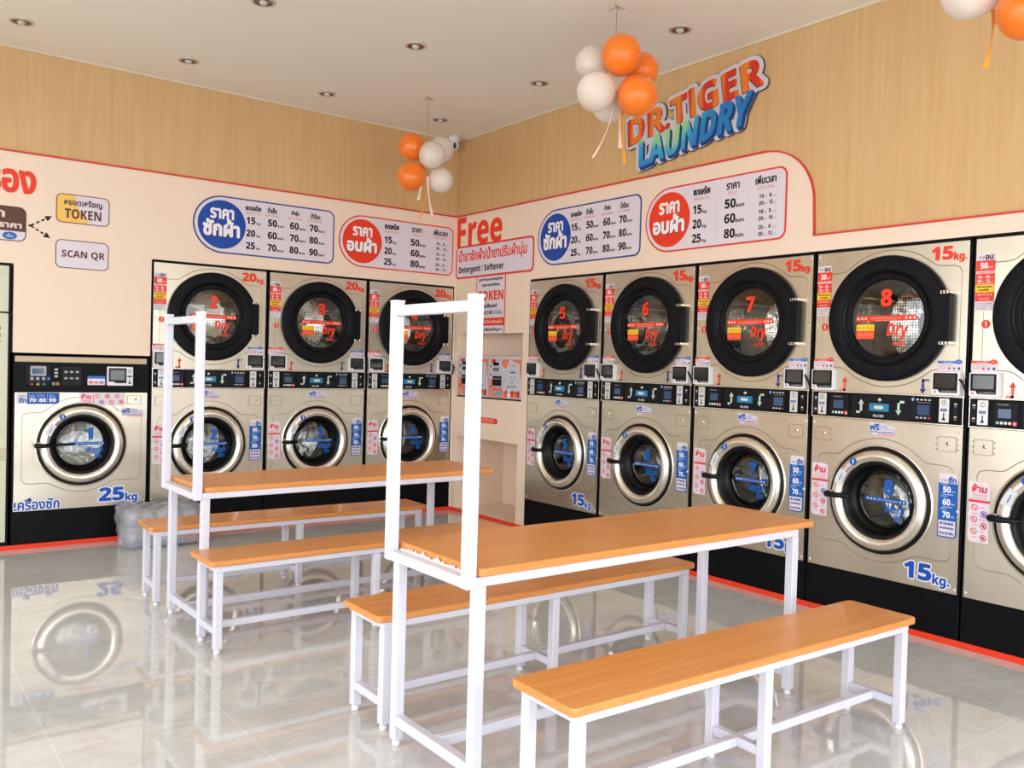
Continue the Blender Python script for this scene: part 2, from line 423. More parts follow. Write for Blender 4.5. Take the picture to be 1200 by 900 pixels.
def plinth(b):
    b.box((0.006, -0.003, STRIP + 0.001), (PITCH - 0.006, 0.02, 0.258), BLACK, 0.002)
def dpanel(b):
    plate(b, 0.016, 1.266, PITCH - 0.016, 2.05, DX, DZ, 0.27, -0.01, PW, STEEL)
    contour(b, DX, DZ, 0.368, 0.062, 1.40, 0.842, 1.93, PW, RIM)
    for x, z in ((0.028, 2.03), (0.864, 2.03), (0.028, 1.64), (0.864, 1.64)): b.lathe([(0.0, PW + 0.004), (0.006, PW + 0.003), (0.007, PW)], x, z, WHITE, 10)
def ddrum(b):
    b.lathe([(0.272, -0.012), (0.285, -0.05), (0.285, -0.48), (0.27, -0.50), (0.0, -0.50)], DX, DZ, DRUM, 64)
    b.lathe([(0.09, -0.485), (0.085, -0.47), (0.0, -0.465)], DX, DZ, CHROME, 32)
    for a in (0.5, 2.6, 4.7):
        c, s_ = math.cos(a), math.sin(a)
        b.tube([(DX + c * 0.27, 0.06, DZ + s_ * 0.27), (DX + c * 0.27, 0.45, DZ + s_ * 0.27)], 0.03, DRUM, 8)
def dring(b):
    prof = [(0.338, PW), (0.338, 0.034), (0.3375, 0.036), (0.333, 0.046), (0.326, 0.050), (0.322, 0.051), (0.290, 0.053), (0.264, 0.053), (0.260, 0.052), (0.254, 0.046), (0.247, 0.034), (0.244, 0.031), (0.238, 0.030), (0.222, 0.032), (0.217, 0.032), (0.210, 0.026), (0.207, 0.010), (0.207, -0.02), (0.27, -0.03)]
    b.lathe(prof, DX, DZ, BLACK2, 96)
    b.lathe([(0.2445, 0.0405), (0.240, 0.0395), (0.238, 0.0345)], DX, DZ, RUBBER, 96)
    # hinge plate reaching to the right
    b.prism(rr_pts(DX + 0.26, DZ - 0.125, 0.800, DZ + 0.115, 0.012, '0110'), PW, 0.0515, BLACK2)
    b.prism(rr_pts(0.792, DZ - 0.122, 0.806, DZ + 0.112, 0.003), PW, 0.052, BLACK2)
def dglass(b): b.lathe([(0.208, 0.018), (0.15, 0.024), (0.08, 0.027), (0.0, 0.028)], DX, DZ, GLASS, 64)
def hinge(z):
    def f(b):
        b.box((0.755, -0.052, z - 0.009), (0.815, -PW, z + 0.009), CHROME, 0.003)
        for x in (0.768, 0.785): b.lathe([(0.0, 0.056), (0.005, 0.055), (0.006, 0.052)], x, z, RUBBER, 8)
        b.lathe([(0.0, 0.055), (0.008, 0.054), (0.009, 0.046), (0.009, PW)], 0.807, z, CHROME, 12)
    return f
def dprint(n):
    def f(b):
        w = 0.0300
        b.text(str(n), DX - 0.028, 1.735, DX + 0.030, 1.822, RED, w + 0.0006, 0.009, 10)
        b.rrect(DX - 0.175, 1.653, DX + 0.178, 1.684, 0.015, RED, w + 0.0006)
        for k in range(3):
            b.disc(DX - 0.158 + k * 0.022, 1.6685, 0.0065, (250, 225, 215), w + 0.001); b.disc(DX + 0.160 - k * 0.022, 1.6685, 0.0065, (250, 225, 215), w + 0.001)
        b.text('กรุณาอย่าใช้เครื่องอบผ้าเกินขนาด', DX - 0.085, 1.664, DX + 0.088, 1.674, (250, 225, 215), w + 0.001, res=1)
        b.text('ด้วยความระมัดระวัง', DX - 0.06, 1.656, DX + 0.06, 1.662, (250, 225, 215), w + 0.001, res=1)
        b.rrect(DX - 0.168, 1.558, DX - 0.062, 1.637, 0.006, (238, 84, 44), w + 0.0006); b.rrect(DX - 0.168, 1.603, DX - 0.062, 1.637, 0.006, YEL, w + 0.001, '0011')
        for k in range(4): b.disc(DX - 0.152 + k * 0.025, 1.618, 0.006, (205, 150, 40), w + 0.0014)
        b.text('คำเตือน โปรดระวัง', DX - 0.16, 1.574, DX - 0.07, 1.592, (250, 160, 130), w + 0.001, res=1)
        b.text('Dry', DX + 0.008, 1.553, DX + 0.128, 1.640, RED, w + 0.0006, 0.003, shear=0.18)
        b.text('อบผ้า', DX + 0.045, 1.520, DX + 0.115, 1.550, RED, w + 0.0006, 0.0008)
    return f
def kg_label(num, col, x0, z0, x1, z1, halo):
    def f(b):
        w = PW + 0.0018; H = z1 - z0; W = x1 - x0; s = x0 + W * 0.60
        zb = z0 + H * 0.22; dx, dz, dr = x1 - H * 0.03, z0 + H * 0.20, H * 0.055; kx = x1 - W * 0.07
        if halo:
            b.text(num, x0, zb, s, z1, WHT, w, H * 0.22, 14); b.text('kg', s + W * 0.04, z0, kx, z0 + H * 0.62, WHT, w, H * 0.17, 14); b.disc(dx, dz, dr + H * 0.07, WHT, w, 14)
        b.text(num, x0, zb, s, z1, col, w + 0.0005, H * 0.075, 10)
        b.text('kg', s + W * 0.04, z0, kx, z0 + H * 0.62, col, w + 0.0005, H * 0.03); b.disc(dx, dz, dr, col, w + 0.0005, 12)
    return f
def dry_price(price, rows):
    def f(b):
        w = PW + 0.0018; x0, x1, z0, z1 = 0.018, 0.108, 1.694, 1.978; a = 0.0005
        b.rrect(x0, z0, x1, z1, 0.014, LIL, w, '0011')
        H = z1 - z0
        Z = lambda t: z1 - H * t
        b.text('ราคา', x0 + 0.010, Z(0.10), x0 + 0.042, Z(0.05), BLK, w + a, res=1); b.text('อบ', x0 + 0.045, Z(0.11), x0 + 0.080, Z(0.035), BLK, w + a, 0.0015)
        b.rect(x0, Z(0.31), x1, Z(0.125), RED, w + a); b.text(str(price), x0 + 0.022, Z(0.27), x0 + 0.056, Z(0.165), WHT, w + 2 * a, 0.002); b.text('บาท', x0 + 0.06, Z(0.27), x0 + 0.08, Z(0.225), WHT, w + 2 * a, res=1)
        b.rect(x0 + 0.004, Z(0.345), x1 - 0.004, Z(0.325), (240, 130, 110), w + a)
        b.rect(x0, Z(0.545), x1, Z(0.355), RED, w + a)
        for k, (p, q) in enumerate(rows):
            zz = Z(0.435 + k * 0.07)
            b.text(p, x0 + 0.010, zz, x0 + 0.028, zz + 0.014, WHT, w + 2 * a, 0.0005, res=1); b.text(q, x0 + 0.050, zz, x0 + 0.068, zz + 0.014, WHT, w + 2 * a, 0.0005, res=1)
            b.text('บาท', x0 + 0.031, zz, x0 + 0.042, zz + 0.006, WHT, w + 2 * a, res=1); b.text('นาที', x0 + 0.071, zz, x0 + 0.082, zz + 0.006, WHT, w + 2 * a, res=1)
        b.rect(x0 + 0.008, Z(0.535), x1 - 0.008, Z(0.52), (250, 170, 150), w + 2 * a)
        b.rect(x0, Z(0.68), x1, Z(0.545), YEL, w + a); b.text('Warning Open', x0 + 0.008, Z(0.605), x1 - 0.010, Z(0.565), BLK, w + 2 * a, 0.0006, res=1); b.text('Carefully', x0 + 0.018, Z(0.665), x1 - 0.024, Z(0.62), BLK, w + 2 * a, 0.0006, res=1)
        b.rect(x0, Z(0.835), x1, Z(0.68), RED, w + a); b.text('กรุณาเปิดประตู', x0 + 0.01, Z(0.745), x1 - 0.01, Z(0.70), WHT, w + 2 * a, res=1); b.text('ด้วยความระวัง', x0 + 0.02, Z(0.81), x1 - 0.02, Z(0.765), WHT, w + 2 * a, res=1)
        for k, t in enumerate(('ผ้าที่ผ่านการซักแล้ว', 'กรุณานำออกจากเครื่อง', 'ขอบคุณ')): b.text(t, x0 + 0.006, Z(0.885 + k * 0.045), x1 - 0.012 - k * 0.012, Z(0.855 + k * 0.045), (70, 60, 90), w + a, res=1)
    return f
def badge(x, z, r, col, w, t='1'):
    def f(b):
        b.disc(x, z, r, col, w); b.text(t, x - r * 0.22, z - r * 0.55, x + r * 0.18, z + r * 0.55, WHT, w + 0.0005, r * 0.09)
    return f
def info_tag(x0, z0, col, t):
    def f(b):
        w = PW + 0.0018; x1, z1 = x0 + 0.125, z0 + 0.052
        b.rrect(x0, z0, x1, z1, 0.004, LIL, w); b.rect(x0, z1 - 0.012, x1, z1, col, w + 0.0005); b.disc(x1 - 0.018, z1 - 0.004, 0.016, col, w + 0.0006, rz=0.012)
        b.text(t, x0 + 0.03, z1 - 0.010, x0 + 0.08, z1 - 0.002, WHT, w + 0.001, res=1); b.text('ปุ่ม', x1 - 0.026, z1 - 0.008, x1 - 0.010, z1 + 0.002, WHT, w + 0.001, res=1)
        for k in range(3): b.rect(x0 + 0.006, z0 + 0.030 - k * 0.009, x0 + 0.045, z0 + 0.033 - k * 0.009, (210, 150, 175), w + 0.0005)
        b.rect(x0 + 0.05, z0 + 0.024, x0 + 0.078, z0 + 0.033, (200, 190, 205), w + 0.0005)
        for k, c in enumerate((PINK, (90, 130, 190), (60, 60, 90))): b.rect(x0 + 0.054 + k * 0.025, z0 + 0.008, x0 + 0.066 + k * 0.025, z0 + 0.020, c, w + 0.0006)
    return f
def reader(x0, col, t):
    """payment reader housing with a dark screen"""
    def f(b):
        x1, z0, z1 = x0 + 0.142, 1.270, 1.388
        b.prism(rr_pts(x0, z0, x1, z1, 0.006), PW, 0.034, WHITE)
        w = 0.0346
        b.rrect(x0 + 0.006, z0 + 0.012, x1 - 0.012, z1 - 0.006, 0.003, (22, 22, 26), w)
        b.flat([(x0 + 0.006, z0 + 0.004), (x0 + 0.045, z0 + 0.004), (x0 + 0.032, z0 + 0.027), (x0 + 0.006, z0 + 0.027)], ink(WHT), w + 0.0004)
        b.disc(x0 + 0.018, z0 + 0.015, 0.007, col, w + 0.0008); b.ring(x0 + 0.018, z0 + 0.015, 0.002, 0.004, WHT, w + 0.001, 10)
        b.text(t, x0 + 0.05, z0 + 0.017, x1 - 0.018, z0 + 0.024, (235, 225, 225), w + 0.0006, res=1)
    return f
def reader_screen(x0):
    def f(b): b.rrect(x0 + 0.018, 1.308, x0 + 0.118, 1.374, 0.003, SCREEN, 0.0356)
    return f
def arrow_up(b, x, z, s, col, w, ink2=None):
    b.rect(x, z, x + 0.035 * s, z + 0.012 * s, col, w); b.rect(x + 0.022 * s, z, x + 0.035 * s, z + 0.055 * s, col, w)
    b.flat([(x + 0.012 * s, z + 0.052 * s), (x + 0.045 * s, z + 0.052 * s), (x + 0.0285 * s, z + 0.078 * s)], ink(col), w)
def arrow_dn(b, x, z, s, col, w):
    b.rect(x, z + 0.066 * s, x + 0.038 * s, z + 0.078 * s, col, w); b.rect(x, z + 0.02 * s, x + 0.013 * s, z + 0.078 * s, col, w)
    b.flat([(x - 0.010 * s, z + 0.026 * s), (x + 0.0065 * s, z), (x + 0.023 * s, z + 0.026 * s)], ink(col), w)
def arrows(b):
    w = PW + 0.0018
    arrow_up(b, 0.183, 1.268, 1.0, RED, w); b.text('อบ', 0.187, 1.270, 0.20, 1.278, WHT, w + 0.0004, res=1)
    for k in range(3): b.disc(0.2115, 1.286 + k * 0.014, 0.003, (250, 190, 170), w + 0.0004, 8)
    arrow_dn(b, 0.655, 1.270, 1.0, (28, 38, 140), w); b.text('ซัก', 0.672, 1.337, 0.688, 1.347, WHT, w + 0.0004, res=1)
    for k in range(3): b.disc(0.6615, 1.296 + k * 0.014, 0.003, (150, 160, 220), w + 0.0004, 8)
CZ0, CZ1 = 1.118, 1.262
def cpanel(b):
    b.box((0.014, -0.012, CZ0), (PITCH - 0.014, 0.015, CZ1), BLACK, 0.002)
    for z in (CZ0, CZ1): b.box((0.012, -0.016, z - 0.003), (PITCH - 0.012, 0.0, z + 0.003), CHROME, 0.001)
    for x in (0.016, PITCH - 0.016): b.box((x - 0.002, -0.0155, CZ0), (x + 0.002, 0.0, CZ1), CHROME)
def panel_print(b):
    w = 0.0128
    b.rrect(0.262, 1.128, 0.600, 1.252, 0.018, (14, 16, 20), w)
    arrow_up(b, 0.292, 1.150, 1.0, (205, 215, 205), w + 0.0005); arrow_dn(b, 0.530, 1.150, 1.0, (200, 225, 205), w + 0.0005)
    b.text('FILTER', 0.393, 1.134, 0.455, 1.147, (215, 215, 215), w + 0.0005, 0.0006, res=1)
def keypad_l(b):
    w = 0.0128
    b.rrect(0.130, 1.134, 0.241, 1.246, 0.006, (16, 18, 26), w + 0.0003)
    b.text('Push Selection', 0.150, 1.232, 0.200, 1.240, (190, 190, 190), w + 0.0006, res=1)
    for k in range(4): b.disc(0.150 + k * 0.019, 1.146, 0.0075, ((150, 205, 165), (230, 230, 230), (230, 230, 235), (225, 220, 200))[k], w + 0.0007, 12)
    b.disc(0.230, 1.145, 0.011, (226, 70, 66), w + 0.0008, 14); b.text('2', 0.226, 1.139, 0.234, 1.151, WHT, w + 0.0012, 0.0005, res=1)
def keypad_r(b):
    w = 0.0128
    b.rrect(0.603, 1.134, 0.716, 1.252, 0.006, (16, 18, 26), w + 0.0003)
    b.disc(0.614, 1.240, 0.010, (36, 110, 200), w + 0.0008, 14); b.text('2', 0.610, 1.234, 0.618, 1.246, WHT, w + 0.0012, 0.0005, res=1)
    for k in range(4):
        b.rect(0.634 + k * 0.021, 1.236, 0.646 + k * 0.021, 1.243, (205, 225, 215), w + 0.0007)
        b.rect(0.634 + k * 0.021, 1.142, 0.646 + k * 0.021, 1.149, (226, 70, 66) if k == 3 else (215, 215, 220), w + 0.0007)
    b.text('Program Selection', 0.640, 1.222, 0.705, 1.229, (190, 190, 190), w + 0.0006, res=1)
def coin_return(x):
    def f(b):
        w = 0.0128; b.rrect(x - 0.011, 1.138, x + 0.011, 1.240, 0.004, (20, 22, 28), w)
        for z in (1.160, 1.225): b.disc(x, z, 0.008, (220, 220, 220), w + 0.0005, 12, rz=0.004); b.rect(x - 0.007, z - 0.014, x + 0.007, z - 0.011, (150, 150, 150), w + 0.0005)
    return f
def display(x0, x1, z0, z1, nm):
    def f(b): b.prism(rr_pts(x0, z0, x1, z1, 0.003), 0.012, 0.0145, mat('blue_display', (52, 78, 116), 0.1))
    return f
def coinplate(x0):
    def f(b):
        b.prism(rr_pts(x0, 1.130, x0 + 0.050, 1.252, 0.003), 0.012, 0.017, mat('coin_plate_steel', (222, 220, 216), 0.3, 0.3)); w = 0.0174
        cx = x0 + 0.025
        b.ring(cx, 1.230, 0.010, 0.013, (120, 120, 125), w, 14); b.rect(cx - 0.001, 1.219, cx + 0.001, 1.243, (40, 40, 44), w + 0.0004)
        b.rrect(x0 + 0.007, 1.186, x0 + 0.041, 1.200, 0.002, (30, 90, 160), w); b.text('TOKEN', x0 + 0.011, 1.190, x0 + 0.036, 1.196, WHT, w + 0.0004, res=1)
        b.rect(cx - 0.003, 1.145, cx + 0.003, 1.178, (30, 30, 34), w); b.flat([(cx - 0.011, 1.140), (cx + 0.011, 1.140), (cx, 1.160)], ink((60, 60, 66)), w)
    return f
def filt(b):
    b.prism(rr_pts(0.372, 1.166, 0.484, 1.208, 0.004), 0.0125, 0.020, mat('cyan_filter_tray', (22, 128, 176), 0.3))
    b.prism(rr_pts(0.404, 1.178, 0.455, 1.196, 0.008), 0.020, 0.028, mat('filter_grip', (215, 220, 196), 0.3))
    b.lathe([(0.0, 0.024), (0.008, 0.023), (0.011, 0.018), (0.011, 0.012)], 0.430, 1.228, CHROME, 16)
WX, WZ = 0.440, 0.683           # washer door centre
def wpanel(wz=WZ, top=1.112):
    def f(b):
        plate(b, 0.016, 0.262, PITCH - 0.016, top, WX, wz, 0.275, -0.01, PW, STEEL)
        contour(b, WX, wz, 0.335, 0.062, wz - 0.265, 0.838, wz + 0.225, PW, RIM)
        for x, z in ((0.028, 0.285), (0.864, 0.285), (0.028, wz), (0.864, wz), (0.028, top - 0.03), (0.864, top - 0.03)): b.lathe([(0.0, PW + 0.004), (0.006, PW + 0.003), (0.007, PW)], x, z, WHITE, 10)
    return f
def wdoor(wz):
    def f(b):
        b.lathe([(0.300, PW), (0.300, PW + 0.003), (0.292, PW + 0.004)], WX, wz, CHROME, 96)
        b.lathe([(0.292, PW + 0.004), (0.290, 0.014), (0.274, 0.014), (0.270, PW)], WX, wz, RUBBER, 96)
    return f
def wring(wz):
    def f(b): b.lathe([(0.273, 0.010), (0.272, 0.026), (0.266, 0.036), (0.254, 0.044), (0.240, 0.048), (0.226, 0.046), (0.214, 0.038), (0.208, 0.026), (0.206, 0.012)], WX, wz, CHROME, 96)
    return f
def wgasket(wz):
    def f(b): b.lathe([(0.207, 0.014), (0.203, 0.020), (0.196, 0.018), (0.188, 0.004), (0.180, -0.020), (0.170, -0.034), (0.160, -0.040), (0.156, -0.050), (0.156, -0.07)], WX, wz, RUBBER, 80)
    return f
def wglass(wz):
    def f(b):
        b.lathe([(0.158, -0.042), (0.150, -0.030), (0.128, -0.020), (0.08, -0.012), (0.0, -0.008)], WX, wz, WGLASS, 64)
    return f
def wdrum(wz):
    def f(b):
        b.lathe([(0.158, -0.072), (0.250, -0.10), (0.262, -0.13), (0.262, -0.46), (0.24, -0.48), (0.0, -0.48)], WX, wz, DRUM, 56)
        b.lathe([(0.158, -0.055), (0.166, -0.072), (0.25, -0.10)], WX, wz, CHROME, 56)
        for a in (0.9, 3.0, 5.1):
            c, s_ = math.cos(a), math.sin(a)
            b.tube([(WX + c * 0.25, 0.14, wz + s_ * 0.25), (WX + c * 0.25, 0.44, wz + s_ * 0.25)], 0.034, DRUM, 8)
    return f
def whandle(wz):
    def f(b):
        b.tube([(WX - 0.292, -0.040, wz), (WX - 0.275, -0.056, wz), (WX - 0.24, -0.060, wz), (WX - 0.19, -0.046, wz), (WX - 0.168, -0.014, wz)], [0.014, 0.017, 0.015, 0.014, 0.012], RUBBER, 10)
        b.box((WX - 0.300, -0.030, wz - 0.022), (WX - 0.272, -PW, wz + 0.022), CHROME, 0.004)
        b.sphere((WX - 0.290, -0.045, wz), 0.019, RUBBER, 12, 8)
    return f
def wlatch(wz):
    def f(b): b.prism([(WX - 0.16, wz - 0.012), (WX - 0.05, wz - 0.008), (WX - 0.05, wz + 0.008), (WX - 0.16, wz + 0.012)], 0.006, 0.012, RUBBER)
    return f
def wring_stickers(wz):
    def f(b):
        w = 0.0492
        badge(WX - 0.135, wz + 0.198, 0.021, BLU, w)(b)
        pts = []
        for a in (2.48, 2.60, 2.72, 2.84): pts.append((WX + 0.258 * math.cos(a), wz + 0.258 * math.sin(a)))
        for a in (2.84, 2.72, 2.60, 2.48): pts.append((WX + 0.215 * math.cos(a), wz + 0.215 * math.sin(a)))
        b.flat(pts[::-1], ink((216, 218, 226)), w)
        b.flat([(WX - 0.218, wz + 0.085), (WX - 0.212, wz + 0.086), (WX - 0.196, wz + 0.125), (WX - 0.200, wz + 0.127)], ink((50, 60, 90)), w + 0.0004)
    return f
def wprint(n, wz):
    def f(b):
        w = -0.006
        b.text(str(n), WX + 0.022, wz + 0.035, WX + 0.072, wz + 0.112, BLU, w, 0.008, 10)
        b.rrect(WX - 0.085, wz - 0.008, WX + 0.150, wz + 0.014, 0.003, BLU, w)
        for k in range(3): b.disc(WX - 0.070 + k * 0.020, wz + 0.003, 0.0045, WHT, w + 0.0004, 10)
        for k in range(2): b.disc(WX + 0.136 - k * 0.020, wz + 0.003, 0.0045, WHT, w + 0.0004, 10)
        b.text('Washer / Maximum capacity', WX - 0.012, wz - 0.002, WX + 0.10, wz + 0.007, WHT, w + 0.0004, res=1)
        b.text('Wash', WX + 0.032, wz - 0.063, WX + 0.140, wz - 0.018, BLU, w, 0.0022, shear=0.12)
        b.text('ซัก', WX + 0.085, wz - 0.104, WX + 0.128, wz - 0.066, BLU, w, 0.0015)
    return f
def lockplate(x0, z0, x1, z1):
    def f(b):
        b.prism(rr_pts(x0, z0, x1, z1, 0.004), PW, PW + 0.004, RIM)
        b.prism(rr_pts(x0 + 0.004, z0 + 0.004, x1 - 0.004, z1 - 0.004, 0.004), PW, PW + 0.006, STEEL)
        cx, cz = x0 + (x1 - x0) * 0.58, z0 + (z1 - z0) * 0.56
        b.lathe([(0.0, 0.020), (0.008, 0.020), (0.011, 0.014), (0.011, PW)], cx, cz, CHROME, 14)
        b.disc(cx, cz, 0.004, (40, 40, 40), 0.0204, 8)
        for z in (z0 + 0.012, (z0 + z1) / 2, z1 - 0.012):
            for x in (x0 - 0.006, x1 + 0.006): b.lathe([(0.0, PW + 0.004), (0.004, PW)], x, z, RIM, 8)
    return f
def free_sticker(x0, z0):
    def f(b):
        w = PW + 0.0018; x1, z1 = x0 + 0.150, z0 + 0.065
        b.flat([(x0, z0 + 0.018), (x0 + 0.03, z0), (x1, z0), (x1, z1 - 0.018), (x0 + 0.075, z1), (x0, z1)], ink(LIL), w)
        b.text('ฟรี', x0 + 0.004, z0 + 0.026, x0 + 0.056, z1 - 0.004, BLU, w + 0.0005, 0.002)
        b.text('น้ำยาซักผ้า', x0 + 0.06, z1 - 0.026, x0 + 0.105, z1 - 0.006, BLU, w + 0.0005, res=1)
        b.text('น้ำยาปรับผ้านุ่ม', x0 + 0.06, z0 + 0.026, x1 - 0.006, z0 + 0.038, BLU, w + 0.0005, res=1)
        b.text('สำหรับทุกเครื่องซักผ้า', x0 + 0.006, z0 + 0.010, x1 - 0.004, z0 + 0.022, BLU, w + 0.0005, 0.0006, res=1)
        b.rect(x0 + 0.045, z0 + 0.002, x1 - 0.004, z0 + 0.007, (226, 90, 110), w + 0.0005)
    return f
ICON = ((0, PINK), (1, (120, 90, 190)), (0, PINK), (1, (214, 40, 60)), (0, (220, 80, 70)), (1, PINK))
def icon(b, x, z, r, c, w, k):
    b.ring(x, z, r * 0.72, r, c, w, 16); b.flat([(x - r * 0.62, z + r * 0.5), (x - r * 0.45, z + r * 0.66), (x + r * 0.62, z - r * 0.5), (x + r * 0.45, z - r * 0.66)][::-1], ink(c), w + 0.0002)
    if k % 2: b.disc(x, z, r * 0.42, c, w + 0.0002, 8)
    else: b.rect(x - r * 0.3, z - r * 0.3, x + r * 0.3, z + r * 0.2, tuple(min(255, int(q * 0.6 + 100)) for q in c), w + 0.0001)
def ban_sticker(b):
    w = PW + 0.0018; x0, x1, z0, z1 = 0.027, 0.128, 0.547, 0.848; H = z1 - z0; Z = lambda t: z1 - t * H
    b.rrect(x0, z0, x1, z1, 0.022, LIL, w, '1010')
    b.text('ห้าม', x0 + 0.016, Z(0.175), x0 + 0.084, Z(0.045), (226, 44, 70), w + 0.0005, 0.0025)
    b.text('นำสิ่งของเหล่านี้', x0 + 0.014, Z(0.235), x1 - 0.012, Z(0.195), PINK, w + 0.0005, res=1)
    b.text('เข้าเครื่องซักผ้า', x0 + 0.014, Z(0.285), x1 - 0.018, Z(0.245), PINK, w + 0.0005, res=1)
    b.rect(x0, Z(0.345), x1, Z(0.300), (226, 60, 84), w + 0.0005)
    for k, (side, c) in enumerate(ICON):
        zz = Z(0.43 + k * 0.098); xx = x0 + (0.028 if side == 0 else 0.074)
        icon(b, xx, zz, 0.0165, c, w + 0.0005, k)
        tx = x0 + (0.052 if side == 0 else 0.018)
        b.rect(tx, zz - 0.002, tx + 0.026, zz + 0.003, (226, 150, 165), w + 0.0005)
def wash_price(p):
    def f(b):
        w = PW + 0.0018; x0, x1, z0, z1 = 0.765, 0.862, 0.543, 0.872; H = z1 - z0; Z = lambda t: z1 - t * H
        b.rrect(x0 + 0.004, z0 + 0.05, x1 - 0.002, z1, 0.012, LIL, w, '0010')
        b.text('ราคา', x0 + 0.014, Z(0.135), x0 + 0.046, Z(0.095), (60, 70, 120), w + 0.0005, res=1); b.text('ซัก', x0 + 0.050, Z(0.145), x0 + 0.088, Z(0.05), BLU, w + 0.0005, 0.002)
        b.rrect(x0, z0, x1, Z(0.155), 0.02, BLU, w + 0.0004, '0100')
        for k in range(3):
            zz = Z(0.27 + k * 0.195)
            b.text(('น้ำเย็น', 'น้ำอุ่น', 'น้ำร้อน')[k], x0 + 0.014, zz + 0.028, x0 + 0.046, zz + 0.042, (200, 220, 250), w + 0.0008, res=1)
            b.text(str(p[k]), x0 + 0.024, zz - 0.010, x0 + 0.062, zz + 0.021, WHT, w + 0.0008, 0.002); b.text('บาท', x0 + 0.066, zz - 0.009, x0 + 0.084, zz + 0.001, WHT, w + 0.0008, res=1)
            if k < 2: b.rect(x0 + 0.022, zz - 0.021, x0 + 0.075, zz - 0.018, (190, 215, 250), w + 0.0008)
        b.rrect(x0 + 0.006, z0 + 0.007, x1 - 0.006, Z(0.735), 0.015, LIL, w + 0.0008, '0100')
        for k, t in enumerate(('ฟรี น้ำยาซักผ้า', 'น้ำยาปรับผ้านุ่ม', 'น้ำยาฆ่าเชื้อ')): b.text(t, x0 + 0.012, Z(0.80 + k * 0.075), x1 - 0.014, Z(0.755 + k * 0.075), (40, 60, 150), w + 0.0012, 0.0008, res=1)
    return f
def cable(b):
    b.tube([(0.862, -0.030, 1.350), (0.874, -0.040, 1.343), (0.884, -0.036, 1.325), (0.888, -0.022, 1.300), (0.889, -0.008, 1.262)], 0.006, RUBBER, 8)

def stack(n, loc, rotz, kg, label, group):
    t = thing('stacked_washer_dryer', label, 'washing machine', loc, rotz, group)
    A = '20' if kg == 20 else '15'; pr = 60 if kg == 20 else 50; key = lambda s: (s, kg)
    part('cab', 'cabinet', t, cabinet); part('pl', 'plinth', t, plinth)
    dp = part('dp', 'dryer_front_panel', t, dpanel)
    part('dd', 'dryer_drum', t, ddrum)
    d = part('dr', 'dryer_door', t, dring, 'black round dryer door')
    part('dg', 'door_glass', d, dglass); part('h1', 'hinge', d, hinge(DZ + 0.124)); part('h2', 'hinge', d, hinge(DZ - 0.134))
    part(('dn', n), 'door_sticker', d, dprint(n), 'red number %d and Dry lettering' % n)
    part(('kg', kg, 'r'), 'capacity_lettering', dp, kg_label(A, RED, 0.684, 1.945, 0.862, 2.028, False), 'red %s kg lettering' % A)
    part(('dpr', kg), 'price_sticker', dp, dry_price(pr, (('10', '6'), ('20', '12')) if kg == 15 else (('10', '5'), ('20', '10'))), 'red, yellow and white price sticker')
    part('b1', 'step_badge', dp, badge(0.075, 1.628, 0.021, RED, PW + 0.0018), 'red round badge with 1')
    part('t1', 'info_sticker', dp, info_tag(0.012, 1.394, RED, 'อบผ้า')); part('t2', 'info_sticker', dp, info_tag(0.735, 1.392, (36, 110, 200), 'ซักผ้า'))
    part('ar', 'arrow_sticker', dp, arrows)
    r1 = part('r1', 'payment_reader', t, reader(0.018, RED, 'แตะเพื่อจ่าย')); part('rs1', 'screen', r1, reader_screen(0.018))
    r2 = part('r2', 'payment_reader', t, reader(0.722, (70, 110, 190), 'แตะเพื่อจ่าย')); part('rs2', 'screen', r2, reader_screen(0.722)); part('cb', 'cable', r2, cable)
    c = part('cp', 'control_panel', t, cpanel); part('cpp', 'panel_lettering', c, panel_print); part('kpl', 'keypad', c, keypad_l); part('kpr', 'keypad', c, keypad_r); part('crl', 'coin_return', c, coin_return(0.036)); part('crr', 'coin_return', c, coin_return(0.838))
    part('di1', 'display', c, display(0.152, 0.212, 1.170, 1.214, 1)); part('di2', 'display', c, display(0.640, 0.704, 1.160, 1.212, 2))
    part('co1', 'coin_slot', c, coinplate(0.055)); part('co2', 'coin_slot', c, coinplate(0.756)); part('fi', 'lint_filter', c, filt, 'cyan lint filter tray')
    wp = part('wp', 'washer_front_panel', t, wpanel())
    part('wdr', 'washer_drum', t, wdrum(WZ))
    w = part('wd', 'washer_door', t, wdoor(WZ))
    part('wr', 'steel_ring', w, wring(WZ)); part('wg', 'door_gasket', w, wgasket(WZ)); part('wgl', 'door_glass', w, wglass(WZ)); part('wh', 'handle', w, whandle(WZ), 'black handle')
    part('ws', 'ring_sticker', w, wring_stickers(WZ)); part(('wn', n), 'door_sticker', w, wprint(n, WZ), 'blue number %d and Wash lettering' % n)
    part('k1', 'lock_plate', wp, lockplate(0.042, 0.980, 0.134, 1.058)); part('k2', 'lock_plate', wp, lockplate(0.750, 0.980, 0.848, 1.058))
    part('fs', 'free_softener_sticker', wp, free_sticker(0.372, 1.036)); part('bs', 'prohibition_sticker', wp, ban_sticker, 'red and white prohibition sticker')
    part(('wpz', kg), 'price_sticker', wp, wash_price((60, 70, 80) if kg == 20 else (50, 60, 70)), 'blue price sticker')
    part(('kg', kg, 'b'), 'capacity_lettering', wp, kg_label(A, (0, 80, 184), 0.600, 0.280, 0.836, 0.386, True), 'blue %s kg lettering' % A)
    return t
G1 = 'stacked washer dryers along the back wall'; G2 = 'stacked washer dryers along the right wall'
stack(2, (LX + PITCH, 0, 0), 0, 20, 'steel 20 kg washer-dryer stack with red number 2, beside the single washer', G1)
stack(3, (LX + 2 * PITCH, 0, 0), 0, 20, 'steel 20 kg washer-dryer stack with red number 3, middle of the back wall trio', G1)
